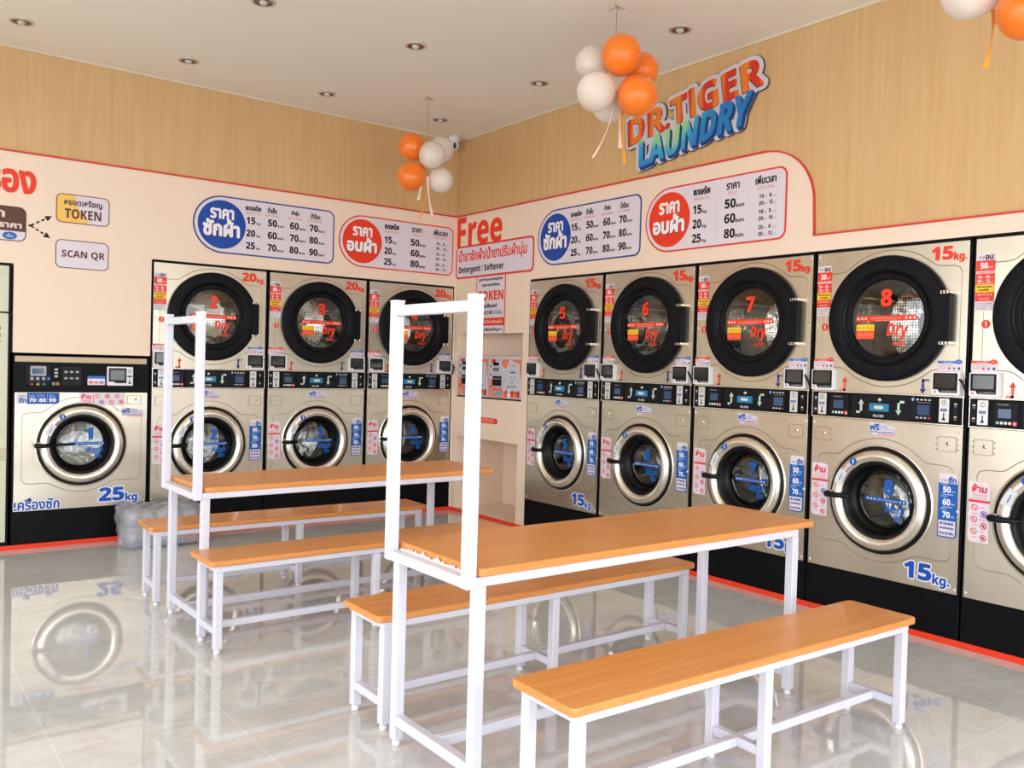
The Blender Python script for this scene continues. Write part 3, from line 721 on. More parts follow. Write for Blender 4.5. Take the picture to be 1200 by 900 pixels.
stack(4, (LX + 3 * PITCH, 0, 0), 0, 20, 'steel 20 kg washer-dryer stack with red number 4, next to the room corner', G1)
for n, lab in ((5, 'steel 15 kg washer-dryer stack with number 5, nearest the detergent machine'), (6, 'steel 15 kg washer-dryer stack with number 6, under the blue price board'),
               (7, 'steel 15 kg washer-dryer stack with number 7, under the red price board'), (8, 'steel 15 kg washer-dryer stack with number 8, with the brightest door glass'),
               (9, 'steel 15 kg washer-dryer stack cut off by the right edge of the photo')):
    stack(n, (0, RY - (n - 5) * PITCH, 0), RIGHT, 15, lab, G2)

# single 25 kg washer
WZ1 = 0.713
t = thing('front_load_washer', 'wide steel 25 kg washer with blue number 1, no dryer above it', 'washing machine', (LX, 0, 0), 0)
part('cab1', 'cabinet', t, lambda b: cabinet(b, 1.348)); part('pl', 'plinth', t, plinth)
wp = part('wp1', 'washer_front_panel', t, wpanel(WZ1, 1.080)); part('wdr1', 'washer_drum', t, wdrum(WZ1))
w = part('wd1', 'washer_door', t, wdoor(WZ1)); part('wr1', 'steel_ring', w, wring(WZ1)); part('wg1', 'door_gasket', w, wgasket(WZ1)); part('wgl1', 'door_glass', w, wglass(WZ1))
part('wh1', 'handle', w, whandle(WZ1)); part('ws1', 'ring_sticker', w, wring_stickers(WZ1)); part('wn1', 'door_sticker', w, wprint(1, WZ1)); part('wl1', 'latch', w, wlatch(WZ1))
part('tp1', 'top_strip', t, lambda b: b.box((0.014, -0.004, 1.290), (PITCH - 0.022, 0.015, 1.330), mat('beige_painted_strip', (196, 174, 142), 0.4), 0.002))
def cp1(b):
    b.box((0.006, -0.002, 1.084), (PITCH - 0.006, 0.015, 1.290), BLACK, 0.002); b.box((0.006, 0.0, 1.330), (PITCH - 0.006, 0.02, 1.346), BLACK)
c = part('cp1', 'control_panel', t, cp1)
def cpp1(b):
    w = 0.0026
    b.rrect(0.085, 1.135, 0.225, 1.270, 0.01, (14, 15, 20), w)
    b.rrect(0.108, 1.195, 0.206, 1.262, 0.006, (168, 166, 172), w + 0.0004)
    for k in range(3): b.rect(0.108 + k * 0.036, 1.165, 0.128 + k * 0.036, 1.186, (160, 160, 165), w + 0.0004)
    b.disc(0.222, 1.176, 0.011, (36, 110, 200), w + 0.0006, 12)
    for k, cc in enumerate(((180, 40, 40), (190, 170, 60), (40, 120, 160))): b.flat([(0.106 + k * 0.038, 1.130), (0.130 + k * 0.038, 1.130), (0.118 + k * 0.038, 1.150)], ink(cc), w + 0.0004)
    for k in range(3): b.rrect(0.256, 1.186 + k * 0.024, 0.280, 1.200 + k * 0.024, 0.006, (190, 180, 175), w + 0.0004)
    b.rect(0.243, 1.130, 0.262, 1.152, (110, 150, 120), w + 0.0004); b.rect(0.268, 1.130, 0.288, 1.152, (190, 100, 90), w + 0.0004)
    b.rrect(0.306, 1.128, 0.428, 1.262, 0.004, (20, 20, 24), w)
    for k in range(3):
        for j in range(2): b.disc(0.330 + k * 0.036, 1.180 + j * 0.045, 0.012, (170, 160, 150), w + 0.0004, 10, rz=0.008)
    b.rrect(0.470, 1.134, 0.585, 1.198, 0.004, LIL, w); b.rect(0.470, 1.180, 0.585, 1.198, (36, 110, 200), w + 0.0004)
    for k, cc in enumerate((PINK, (226, 120, 130), (90, 130, 190))): b.rect(0.478 + k * 0.035, 1.145, 0.505 + k * 0.035, 1.160, cc, w + 0.0004)
part('cpp1', 'panel_lettering', c, cpp1); part('di3', 'display', c, lambda b: b.prism(rr_pts(0.120, 1.208, 0.190, 1.246, 0.003), 0.003, 0.005, mat('blue_display', (52, 78, 116), 0.1)))
def rd1(b):
    b.prism(rr_pts(0.596, 1.132, 0.768, 1.268, 0.005), 0.0, 0.03, WHITE); w = 0.0304
    b.rrect(0.604, 1.150, 0.724, 1.258, 0.003, (34, 34, 40), w)
    b.flat([(0.602, 1.138), (0.66, 1.138), (0.64, 1.160), (0.602, 1.160)], ink(WHT), w + 0.0004)
    b.ring(0.746, 1.236, 0.010, 0.014, (120, 120, 125), w, 14); b.rect(0.745, 1.222, 0.747, 1.250, (40, 40, 44), w + 0.0004)
    b.rrect(0.730, 1.192, 0.762, 1.206, 0.002, (30, 90, 160), w); b.rect(0.743, 1.150, 0.749, 1.182, (30, 30, 34), w); b.flat([(0.733, 1.146), (0.759, 1.146), (0.746, 1.165)], ink((60, 60, 66)), w)
r = part('rd1', 'payment_reader', t, rd1); part('rds1', 'screen', r, lambda b: b.rrect(0.616, 1.172, 0.712, 1.244, 0.003, mat('grey_screen', (96, 98, 106), 0.15), 0.0312))
part('k3', 'lock_plate', wp, lockplate(0.738, 0.995, 0.830, 1.062)); part('fs1', 'free_softener_sticker', wp, free_sticker(0.700, 0.905))
def pr1(b):
    w = PW + 0.0018
    b.rrect(0.028, 1.000, 0.290, 1.078, 0.004, LIL, w)
    b.text('ราคา', 0.040, 1.048, 0.080, 1.062, (60, 70, 120), w + 0.0004, res=1); b.text('ซัก', 0.040, 1.010, 0.084, 1.044, BLU, w + 0.0004, 0.002)
    b.rrect(0.090, 1.000, 0.290, 1.078, 0.022, (0, 80, 172), w + 0.0004, '0100')
    for k, (p, q) in enumerate((('น้ำเย็น', '70'), ('น้ำอุ่น', '80'), ('น้ำร้อน', '90'))):
        x = 0.102 + k * 0.062
        b.text(p, x, 1.048, x + 0.034, 1.066, (190, 215, 250), w + 0.0008, res=1); b.text(q, x, 1.014, x + 0.042, 1.040, WHT, w + 0.0008, 0.0018)
        if k < 2: b.rect(x + 0.050, 1.010, x + 0.052, 1.068, (190, 215, 250), w + 0.0008)
part('pr1', 'price_sticker', wp, pr1, 'blue price sticker')
def bn1(b):
    w = PW + 0.0018; x0, z0, x1, z1 = 0.418, 0.985, 0.722, 1.078
    b.rrect(x0, z0, x1, z1, 0.004, LIL, w)
    b.text('ห้าม', x0 + 0.014, z1 - 0.042, x0 + 0.076, z1 - 0.006, (226, 44, 70), w + 0.0004, 0.002)
    for k in range(3): b.rect(x0 + 0.012, z0 + 0.010 + k * 0.013, x0 + 0.078, z0 + 0.017 + k * 0.013, (232, 120, 140), w + 0.0004)
    b.rect(x0 + 0.090, z0 + 0.008, x0 + 0.094, z1 - 0.008, PINK, w + 0.0004)
    for k in range(6): icon(b, x0 + 0.118 + (k % 3) * 0.066 + (0.028 if k > 2 else 0), z1 - 0.024 - (0.042 if k > 2 else 0), 0.0165, ICON[(k * 2 + 1) % 6][1] if k != 0 else (224, 110, 90), w + 0.0004, k)
part('bn1', 'prohibition_sticker', wp, bn1, 'red and white prohibition sticker')
part('kg25', 'capacity_lettering', wp, kg_label('25', (0, 80, 184), 0.560, 0.272, 0.836, 0.392, True), 'blue 25 kg lettering')
def wm1(b):
    w = PW + 0.0018
    b.text('เครื่องซัก', 0.022, 0.270, 0.300, 0.350, WHT, w, 0.008, 10); b.text('เครื่องซัก', 0.022, 0.270, 0.300, 0.350, (0, 80, 172), w + 0.0005, 0.0025)
part('wm1', 'thai_lettering', wp, wm1, 'blue Thai lettering')

# change cabinet at the far left edge
t = thing('coin_change_cabinet', 'tall pale steel cabinet cut off by the left edge of the photo', 'cabinet', (LX - 0.015 - 0.86, 0, 0), 0)
part('ccb', 'cabinet_body', t, lambda b: (b.box((0.004, 0.0, STRIP + 0.002), (0.86, 0.7, 1.95), BLACK), b.box((0.02, -0.006, 0.06), (0.846, 0.0, 0.62), mat('pale_painted_steel', (208, 208, 184), 0.4), 0.002)))
part('ccd', 'upper_door', t, lambda b: b.box((0.02, -0.012, 1.625), (0.846, 0.0, 1.935), mat('pale_painted_steel', (208, 208, 184), 0.4), 0.003)); part('cce', 'lower_door', t, lambda b: (b.box((0.02, -0.012, 0.70), (0.846, 0.0, 1.615), mat('pale_painted_steel', (208, 208, 184), 0.4), 0.003), b.box((0.02, -0.010, 0.62), (0.846, 0.0, 0.70), RIM)))
part('cct', 'door_lettering', t, lambda b: [b.text(s_, 0.60, 1.50 - k * 0.05, 0.80, 1.53 - k * 0.05, (40, 110, 90), 0.0126, 0.001, res=1) for k, s_ in enumerate(('แลกเหรียญ', 'COIN', 'EXCHANGE'))])

# ------------------------------------------------------------------ detergent vending machines in the niche
def detergent(y, lab):
    t = thing('detergent_vending_machine', lab, 'vending machine', (0, y, 0), RIGHT, 'detergent vending machines in the wall niche')
    W = 0.474
    part('dvb', 'housing', t, lambda b: (b.box((0.004, 0.004, 1.064), (W, 0.25, 1.430), mat('light_grey_steel', (205, 204, 208), 0.35)), b.box((0.004, -0.006, 1.060), (W, 0.004, 1.072), BLACK), b.box((0.004, -0.004, 1.408), (W, 0.004, 1.430), mat('light_grey_steel', (205, 204, 208), 0.35))))
    def fp(b):
        sal = (240, 140, 116); gr = (206, 202, 214)
        b.rrect(0.01, 1.076, W - 0.006, 1.406, 0.004, gr, -0.003); w = -0.0024
        b.flat([(0.01, 1.076), (W - 0.2, 1.076), (W - 0.2, 1.13), (0.12, 1.15), (0.09, 1.20), (0.05, 1.24), (0.01, 1.235)], ink(sal), w)
        b.disc(0.075, 1.392, 0.034, (222, 56, 40), w + 0.0004, 20, rz=0.022)
        b.flat([(0.20, 1.406), (0.19, 1.36), (0.235, 1.33), (0.27, 1.34), (0.30, 1.406)], ink((238, 128, 84)), w)
        b.flat([(0.33, 1.406), (0.35, 1.392), (0.44, 1.37), (0.45, 1.27), (W - 0.006, 1.25), (W - 0.006, 1.406)], ink((236, 130, 96)), w)
        b.text('CATCHER', 0.075, 1.135, 0.215, 1.165, (224, 84, 74), w + 0.0006, 0.002, res=1)
        b.flat([(0.08, 1.09), (0.2, 1.098), (0.21, 1.125), (0.12, 1.122), (0.085, 1.108)], ink((70, 176, 214)), w + 0.0006)
        for k in range(5):
            x = 0.245 + k * 0.043; cc = ((236, 90, 50), (245, 240, 236), (214, 70, 50), (240, 130, 60), (200, 60, 60))[k]
            b.flat([(x, 1.085), (x + 0.03, 1.082), (x + 0.04, 1.11), (x + 0.028, 1.15), (x + 0.008, 1.142), (x - 0.01, 1.12)], ink(cc), w + 0.0006)
            b.disc(x + 0.016, 1.128, 0.009, (60, 40, 40), w + 0.001, 10)
        b.text('น้ำยาซักผ้า', 0.27, 1.165, 0.40, 1.19, (60, 56, 80), w + 0.0006, res=1); b.text('ฟรี', 0.325, 1.205, 0.36, 1.22, (60, 56, 80), w + 0.0006, res=1)
        b.rect(0.315, 1.24, 0.40, 1.33, (190, 198, 214), w + 0.0004)
        b.text('CLEAN', 0.30, 1.345, 0.40, 1.36, (222, 60, 40), w + 0.0006, res=1)
        for k, z in enumerate((1.345, 1.275, 1.165)): b.disc(0.035, z, 0.009, (30, 30, 36), w + 0.0006, 10, rz=0.012)
        b.text('ราคา', 0.10, 1.272, 0.16, 1.285, (222, 60, 40), w + 0.0006, res=1)
    part('dvp', 'front_panel', t, fp, 'orange and grey printed front')
    part('dvw', 'display', t, lambda b: (b.prism(rr_pts(0.075, 1.352, 0.155, 1.380, 0.003), 0.0, 0.006, SCREEN), b.prism(rr_pts(0.075, 1.306, 0.155, 1.334, 0.003), 0.0, 0.006, SCREEN)))
    part('dvt', 'pickup_opening', t, lambda b: (b.prism(rr_pts(0.07, 1.178, 0.195, 1.262, 0.004), 0.0, 0.005, RUBBER), b.box((0.075, -0.012, 1.235), (0.19, -0.005, 1.241), CHROME, 0.001)))
    part('dvc', 'coin_slot', t, lambda b: (b.prism(rr_pts(0.32, 1.262, 0.395, 1.288, 0.003), 0.0, 0.008, CHROME), b.prism(rr_pts(0.325, 1.294, 0.385, 1.302, 0.002), 0.0, 0.005, RUBBER)))
    part('dvl', 'lock', t, lambda b: b.lathe([(0.0, 0.012), (0.008, 0.011), (0.010, 0.004), (0.010, -0.002)], 0.035, 1.31, CHROME, 12))
    return t
detergent(-0.078, 'orange and grey detergent vending machine, the one nearer the corner'); detergent(-0.556, 'orange and grey detergent vending machine, the one nearer stack number 5')

# ------------------------------------------------------------------ wall boards and lettering
def pill_outline(x0, z0, x1, z1, rl, rr, n=20):
    pts = [(x0 + rl + rl * math.cos(a), (z0 + z1) / 2 + (z1 - z0) / 2 * math.sin(a)) for a in [PI / 2 + PI * k / n for k in range(n + 1)]]
    pts += [(x1 - rr + rr * math.cos(a), z0 + rr + rr * math.sin(a)) for a in [-PI / 2 + PI / 2 * k / 6 for k in range(7)]]
    pts += [(x1 - rr + rr * math.cos(a), z1 - rr + rr * math.sin(a)) for a in [PI / 2 * k / 6 for k in range(7)]]
    return pts
def price_board(kind, loc, rotz, label, W=1.165):
    """flat board 0.44 high, centre at z = 2.385"""
    b = MB(); z0, z1 = 2.164, 2.606; zc = 2.385
    col = (24, 64, 140) if kind == 'wash' else (226, 60, 46); solid = (2, 70, 164) if kind == 'wash' else RED
    b.prism(pill_outline(0, z0, W, z1, 0.225, 0.06), 0.0, 0.003, ink(col))
    e = 0.011
    b.flat(pill_outline(e, z0 + e, W - e, z1 - e, 0.215, 0.05), ink(LIL), 0.0035)
    b.disc(0.222, zc, 0.187, solid, 0.004, 48)
    b.text('ราคา', 0.133, zc + 0.045, 0.310, zc + 0.118, (245, 240, 245), 0.0046, 0.005)
    b.text('ซักผ้า' if kind == 'wash' else 'อบผ้า', 0.085, zc - 0.092, 0.360, zc + 0.035 if kind == 'wash' else zc + 0.025, (60, 50, 70), 0.0046, 0.008)
    b.text('ซักผ้า' if kind == 'wash' else 'อบผ้า', 0.081, zc - 0.088, 0.356, zc + 0.039 if kind == 'wash' else zc + 0.029, (245, 240, 245), 0.0052, 0.007)
    w = 0.0042
    if kind == 'wash':
        cols = (('ขนาดเครื่อง', 'Machine Size', 0.405, 0.53), ('น้ำเย็น', 'Cold Water', 0.585, 0.66), ('น้ำอุ่น', 'Warm Water', 0.785, 0.85), ('น้ำร้อน', 'Hot Water', 0.955, 1.035))
        for th, en, a, c in cols:
            b.text(th, a, 2.522, c, 2.565, BLK, w, 0.0018); ce = (a + c) / 2; b.text(en, ce - 0.062, 2.492, ce + 0.062, 2.512, CAP, w, res=1)
        rows = (('15', '50', '60', '70'), ('20', '60', '70', '80'), ('25', '70', '80', '90'))
        for k, r in enumerate(rows):
            zz = 2.415 - k * 0.098
            b.text(r[0], 0.415, zz, 0.485, zz + 0.052, BLK, w, 0.0035); b.text('Kg', 0.497, zz - 0.004, 0.525, zz + 0.016, BLK, w, 0.001, res=1)
            for j, x in enumerate((0.590, 0.775, 0.945)):
                b.text(r[j + 1], x, zz, x + 0.073, zz + 0.054, BLK, w, 0.0035); b.text('Baht', x + 0.08, zz, x + 0.135, zz + 0.018, BLK, w, 0.001, res=1)
        for x in (0.565, 0.755, 0.930): b.rect(x, 2.19, x + 0.002, 2.56, (205, 196, 208), w)
    else:
        cols = (('ขนาดเครื่อง', 'Machine Size', 0.435, 0.575), ('ราคา', 'Price', 0.710, 0.810), ('เพิ่มเวลา', 'Extra time', 0.935, 1.085))
        for th, en, a, c in cols:
            b.text(th, a, 2.520, c, 2.572 if th != 'ราคา' else 2.558, BLK, w, 0.0022); ce = (a + c) / 2; q = 0.035 if en == 'Price' else 0.062; b.text(en, ce - q, 2.485, ce + q, 2.508, CAP, w, res=1)
        for k, (kg, p, r1, r2) in enumerate((('15', '50', ('10', '6'), ('20', '12')), ('20', '60', ('10', '5'), ('20', '10')), ('25', '80', ('20', '6'), ('30', '12')))):
            zz = 2.396 - k * 0.095
            b.text(kg, 0.435, zz, 0.507, zz + 0.056, BLK, w, 0.0035); b.text('Kg.', 0.515, zz - 0.005, 0.556, zz + 0.018, BLK, w, 0.001, res=1)
            b.text(p, 0.700, zz + 0.004, 0.785, zz + 0.062, BLK, w, 0.0035); b.text('Baht', 0.79, zz + 0.004, 0.855, zz + 0.026, BLK, w, 0.0012, res=1)
            for j, r in enumerate((r1, r2)):
                z2 = zz + 0.035 - j * 0.042
                b.text(r[0], 0.965, z2, 0.998, z2 + 0.024, BLK, w, 0.0014, res=1); b.text('บาท', 1.002, z2, 1.024, z2 + 0.010, BLK, w, res=1)
                b.text(r[1], 1.040, z2, 1.056 if len(r[1]) == 1 else 1.066, z2 + 0.024, BLK, w, 0.0014, res=1); b.text('นาที', 1.070, z2, 1.092, z2 + 0.010, BLK, w, res=1)
        for x in (0.635, 0.885): b.rect(x, 2.19, x + 0.002, 2.56, (205, 196, 208), w)
    return b.build('price_board', None, loc=loc, rotz=rotz, label=label, cat='sign')
price_board('wash', (-2.398, -0.0005, 0), 0, 'blue edged wash price board with Thai lettering, above stacks number 2 and 3 at left')
price_board('dry', (-1.190, -0.0005, 0), 0, 'red edged drying price board above stacks number 3 and 4, left of the corner', 1.150)
price_board('wash', (-0.0005, -1.202, 0), RIGHT, 'blue edged wash price board on the right wall above stacks number 5 and 6')
price_board('dry', (-0.0005, -2.412, 0), RIGHT, 'red edged drying price board on the right wall above stacks number 6 and 7', 1.165)

# Free sign, its box and the token note
b = MB()
b.text('Free', 0.012, 2.430, 0.700, 2.690, RED, 0.0012, 0.011, 12)
b.build('free_lettering', None, loc=(0, 0, 0), rotz=RIGHT, label='big red letters reading Free, in the corner above the detergent board', cat='lettering')
b = MB()
b.prism(rr_pts(0.004, 2.135, 1.156, 2.432, 0.045), 0.0, 0.003, ink((222, 52, 40)))
b.flat(rr_pts(0.022, 2.152, 1.139, 2.415, 0.032), ink(LIL), 0.0035)
b.text('น้ำยาซักผ้า/น้ำยาปรับผ้านุ่ม', 0.055, 2.262, 1.060, 2.395, RED, 0.0041, 0.0035)
b.text('Detergent / Softener', 0.055, 2.172, 0.745, 2.245, BLK, 0.0041, 0.003)
b.build('detergent_board', None, loc=(-0.0002, 0, 0), rotz=RIGHT, label='red edged board reading Detergent and Softener below the word Free', cat='sign')
b = MB()
b.prism(rr_pts(0.340, 1.634, 0.778, 2.133, 0.0), 0.0, 0.002, ink((222, 52, 40)))
b.rect(0.352, 1.634, 0.766, 2.133, LIL, 0.0025)
b.text('ลูกค้าที่แลกเหรียญซักผ้า', 0.385, 2.090, 0.735, 2.120, BLK, 0.003, 0.0016, res=1); b.text('กรุณาแลกเหรียญ', 0.43, 2.040, 0.69, 2.072, BLK, 0.003, 0.0016, res=1)
b.text('TOKEN', 0.375, 1.925, 0.748, 2.005, RED, 0.003, 0.006)
b.text('โดยใช้แบงค์', 0.44, 1.860, 0.66, 1.893, BLK, 0.003, 0.0022); b.text('20,50,100 เท่านั้น', 0.375, 1.795, 0.735, 1.835, BLK, 0.003, 0.0022)
b.rect(0.352, 1.700, 0.766, 1.768, RED, 0.003); b.text('เครื่องไม่รับเหรียญคืน', 0.375, 1.716, 0.745, 1.752, (250, 215, 205), 0.0034, 0.001, res=1)
b.text('หากเครื่องมีปัญหา', 0.375, 1.650, 0.735, 1.682, BLK, 0.003, 0.0016, res=1)
b.build('token_notice', None, loc=(-0.0002, 0, 0), rotz=RIGHT, label='upright red and white notice reading TOKEN above the detergent machines', cat='sign')
b = MB()
b.prism(pill_outline(0.30, 0.843, 0.712, 0.893, 0.025, 0.024), 0.0, 0.001, ink(RED))
b.text('เครื่องจ่ายน้ำยาซักผ้า', 0.40, 0.872, 0.655, 0.886, (250, 200, 190), 0.0015, 0.0006, res=1); b.text('และน้ำยาปรับผ้านุ่ม', 0.40, 0.853, 0.675, 0.866, (250, 200, 190), 0.0015, 0.0006, res=1)
b.build('red_wall_label', None, loc=(-0.0002, 0, 0), rotz=RIGHT, label='small red rounded label on the white wall below the detergent machines', cat='sign')

# left part of the back wall: instructions
b = MB()
b.text('วิธีใช้เครื่อง', -0.84, 2.437, -0.008, 2.655, RED, 0.002, 0.009, 10)
b.build('instruction_heading', None, loc=(-3.455, 0, 0), label='big red Thai letters cut off by the left edge of the photo', cat='lettering')
b = MB()
b.prism(rr_pts(-0.60, 2.105, 0.0, 2.338, 0.045), 0.0, 0.002, ink((84, 44, 30))); b.rrect(-0.594, 2.111, -0.006, 2.332, 0.040, LIL, 0.0026); b.rrect(-0.594, 2.172, -0.006, 2.332, 0.040, (92, 50, 34), 0.003, '0011')
b.text('เลือก', -0.42, 2.262, -0.130, 2.322, (226, 206, 196), 0.0036, 0.003); b.text('อุณหภูมิน้ำ/ราคา', -0.50, 2.182, -0.030, 2.238, (226, 206, 196), 0.0036, 0.003)
b.disc(-0.098, 2.140, 0.044, (20, 108, 182), 0.0032, 24, rz=0.026); b.disc(-0.196, 2.140, 0.044, (238, 166, 66), 0.0032, 24, rz=0.026); b.disc(-0.294, 2.140, 0.044, (226, 60, 46), 0.0032, 24, rz=0.026)
b.text('เย็น', -0.118, 2.130, -0.078, 2.152, WHT, 0.0038, res=1); b.text('อุ่น', -0.214, 2.130, -0.178, 2.152, WHT, 0.0038, res=1); b.text('ร้อน', -0.314, 2.130, -0.274, 2.152, WHT, 0.0038, res=1)
b.build('water_choice_board', None, loc=(-3.512, -0.0002, 0), label='brown and white rounded board with a blue and an orange pill at the left edge', cat='sign')
b = MB()
def dash(x0, z0, x1, z1, n, w=0.002):
    d = Vector((x1 - x0, 0, z1 - z0)); L = d.length; d.normalize(); nn = Vector((-d.z, 0, d.x)) * 0.0055
    for k in range(n):
        a = Vector((x0, 0, z0)) + d * (L * (k + 0.1) / n); c = Vector((x0, 0, z0)) + d * (L * (k + 0.72) / n)
        b.add([(p.x, -w, p.z) for p in (a - nn, c - nn, c + nn, a + nn)], [(0, 1, 2, 3)], ink(BLK))
    e = Vector((x1, 0, z1)); q = e + d * 0.042; m_ = nn * 3.6
    b.add([(p.x, -w, p.z) for p in (e - m_, q, e + m_)], [(0, 1, 2)], ink(BLK))
dash(0, 0, 0.095, 0.058, 3); dash(0, 0, 0.088, -0.052, 3)
b.disc(-0.004, 0.0, 0.008, BLK, 0.0022, 10)
b.build('dashed_arrows', None, loc=(-3.487, 0, 2.222), label='black dashed forked arrow on the wall pointing at the two small boards', cat='sign')
b = MB()
b.prism(rr_pts(0, 2.268, 0.345, 2.470, 0.038), 0.0, 0.002, ink((92, 56, 60))); b.rrect(0.006, 2.274, 0.339, 2.464, 0.033, LIL, 0.0026)
yl = [(0.006, 2.307), (0.012, 2.286), (0.039, 2.274), (0.20, 2.274), (0.205, 2.300), (0.185, 2.320), (0.170, 2.345), (0.140, 2.375), (0.125, 2.41), (0.128, 2.44), (0.115, 2.464), (0.039, 2.464), (0.012, 2.452), (0.006, 2.431)]
b.flat(yl, ink((244, 196, 88)), 0.003)
b.text('หยอดเหรียญ', 0.052, 2.385, 0.295, 2.438, (92, 70, 80), 0.0036, 0.002); b.text('TOKEN', 0.055, 2.302, 0.290, 2.368, (92, 46, 46), 0.0036, 0.002)
b.build('token_board', None, loc=(-3.331, -0.0002, 0), label='small yellow and white rounded board reading TOKEN on the cream wall', cat='sign', group='payment boards on the back wall')
b = MB()
b.prism(rr_pts(0, 1.952, 0.345, 2.150, 0.038), 0.0, 0.002, ink((92, 56, 60))); b.rrect(0.006, 1.958, 0.339, 2.144, 0.033, LIL, 0.0026)
b.text('SCAN QR', 0.040, 2.020, 0.318, 2.078, (104, 56, 60), 0.0036, 0.002)
b.build('scan_board', None, loc=(-3.331, -0.0002, 0), label='small white rounded board reading SCAN QR below the TOKEN board', cat='sign', group='payment boards on the back wall')

# ------------------------------------------------------------------ shop sign on the oak wall
def sign_mats():
    m1 = mat('sign_red_orange', (226, 74, 30), 0.35); bs = m1.node_tree.nodes['Principled BSDF']
    mp = coords(m1, (5.6, 1, 2.2)); wv = N(m1, 'ShaderNodeTexWave'); wv.wave_profile = 'SIN'; wv.inputs['Scale'].default_value = 0.30; wv.inputs['Distortion'].default_value = 0.6
    LK(m1, mp, 'Vector', wv, 'Vector'); r = ramp(m1, [(0.25, rgb(222, 50, 26)), (0.7, rgb(240, 132, 40))]); LK(m1, wv, 'Fac', r, 'Fac'); LK(m1, r, 'Color', bs, 'Base Color')
    m2 = mat('sign_blue_green', (30, 140, 200), 0.35); bs = m2.node_tree.nodes['Principled BSDF']
    tc = N(m2, 'ShaderNodeTexCoord'); sx = N(m2, 'ShaderNodeSeparateXYZ'); LK(m2, tc, 'Object', sx, 'Vector')
    # diagonal bands: sky blue at both ends, green in the upper middle
    a = N(m2, 'ShaderNodeMath', operation='SUBTRACT'); a.inputs[1].default_value = 0.47; LK(m2, sx, 'X', a, 0)
    ab = N(m2, 'ShaderNodeMath', operation='ABSOLUTE'); LK(m2, a, 'Value', ab, 0)
    zz = N(m2, 'ShaderNodeMath', operation='MULTIPLY_ADD'); zz.inputs[1].default_value = 0.36; zz.inputs[2].default_value = 0.03; LK(m2, sx, 'X', zz, 0)
    dz = N(m2, 'ShaderNodeMath', operation='SUBTRACT'); LK(m2, sx, 'Z', dz, 0); LK(m2, zz, 'Value', dz, 1)
    md = N(m2, 'ShaderNodeMath', operation='MULTIPLY_ADD'); md.inputs[1].default_value = -1.6; LK(m2, dz, 'Value', md, 0); LK(m2, ab, 'Value', md, 2)
    r2 = ramp(m2, [(0.0, rgb(160, 222, 140)), (0.10, rgb(130, 212, 170)), (0.17, rgb(60, 168, 214)), (0.40, rgb(28, 128, 200))]); LK(m2, md, 'Value', r2, 'Fac'); LK(m2, r2, 'Color', bs, 'Base Color')
    return m1, m2
SR, SB = sign_mats()
ox, oz = 2.20, 2.75
def Q(bl, br_, tr, tl): return [(p[0] - ox, p[1] - oz) for p in (bl, br_, tr, tl)]
q1 = Q((2.226, 2.962), (3.385, 3.135), (3.350, 3.318), (2.214, 3.150)); q2 = Q((2.335, 2.790), (3.262, 2.915), (3.300, 3.112), (2.330, 2.965))
t = thing('shop_sign', 'large die-cut DR.TIGER LAUNDRY sign in orange and blue on the oak wall', 'sign', (0.010, -ox, oz), RIGHT)
GREY = mat('sign_backing', (214, 212, 222), 0.35); SHD = ink((150, 60, 40)); NAVY = mat('sign_navy', (16, 62, 128), 0.35)
b = MB()
b.text('DR.TIGER', 0, 0, 1, 1, None, 0.012, 0.034, 20, quad=q1, m=GREY); b.text('LAUNDRY', 0, 0, 1, 1, None, 0.0125, 0.036, 20, quad=q2, m=GREY)
# fill the gap between the two lines
b.flat([(0.10, 0.17), (1.06, 0.31), (1.10, 0.40), (0.10, 0.27)], GREY, 0.0118)
b.text('DR.TIGER', 0, 0, 1, 1, None, 0.004, 0.039, 20, quad=q1, m=ink((88, 70, 66))); b.text('LAUNDRY', 0, 0, 1, 1, None, 0.004, 0.041, 20, quad=q2, m=ink((88, 70, 66)))
b.build('backing', t)
b = MB(); b.text('DR.TIGER', 0, 0, 1, 1, None, 0.0150, 0.013, 12, quad=q1, m=ink((238, 232, 232))); b.text('DR.TIGER', 0, 0, 1, 1, None, 0.0165, 0.007, 12, quad=[(x - 0.006, z - 0.006) for x, z in q1], m=SHD)
b.text('DR.TIGER', 0, 0, 1, 1, None, 0.0180, 0.006, 12, quad=q1, m=SR); b.build('upper_lettering', t, label='orange and red DR.TIGER letters')
b = MB()
for k in range(4): b.text('LAUNDRY', 0, 0, 1, 1, None, 0.0150 + 0.0003 * k, 0.006, 10, quad=[(x + 0.005 * (k + 1), z - 0.006 * (k + 1)) for x, z in q2], m=NAVY)
b.text('LAUNDRY', 0, 0, 1, 1, None, 0.0180, 0.006, 12, quad=q2, m=SB); b.build('lower_lettering', t, label='blue and green LAUNDRY letters')

# ------------------------------------------------------------------ tables and benches
def slab(b, x0, y0, x1, y1, z0, z1, r=0.022):
    base = rr_pts(x0, y0, x1, y1, r); e = 0.004
    ins = lambda d: rr_pts(x0 + d, y0 + d, x1 - d, y1 - d, max(r - d, 0.002))
    rings = [(ins(e), z0), (base, z0 + e), (base, z1 - e), (ins(0.0012), z1 - 0.0012), (ins(e), z1)]
    n = len(base); vs = []
    for pts, z in rings: vs += [(x, y, z) for x, y in pts]
    fs = [tuple(range(n - 1, -1, -1)), tuple(range((len(rings) - 1) * n, len(rings) * n))]
    b.add(vs, fs, TWOOD)
    b.add(vs, [(i * n + k, i * n + (k + 1) % n, (i + 1) * n + (k + 1) % n, (i + 1) * n + k) for i in range(len(rings) - 1) for k in range(n)], TWOOD)
def foot(b, x, y): b.lathe([(0.0, 0.0), (0.013, 0.0), (0.015, 0.004), (0.015, 0.012), (0.011, 0.018), (0.011, 0.022)], x, 0, WHITE, 14, axis='z', cy=y)
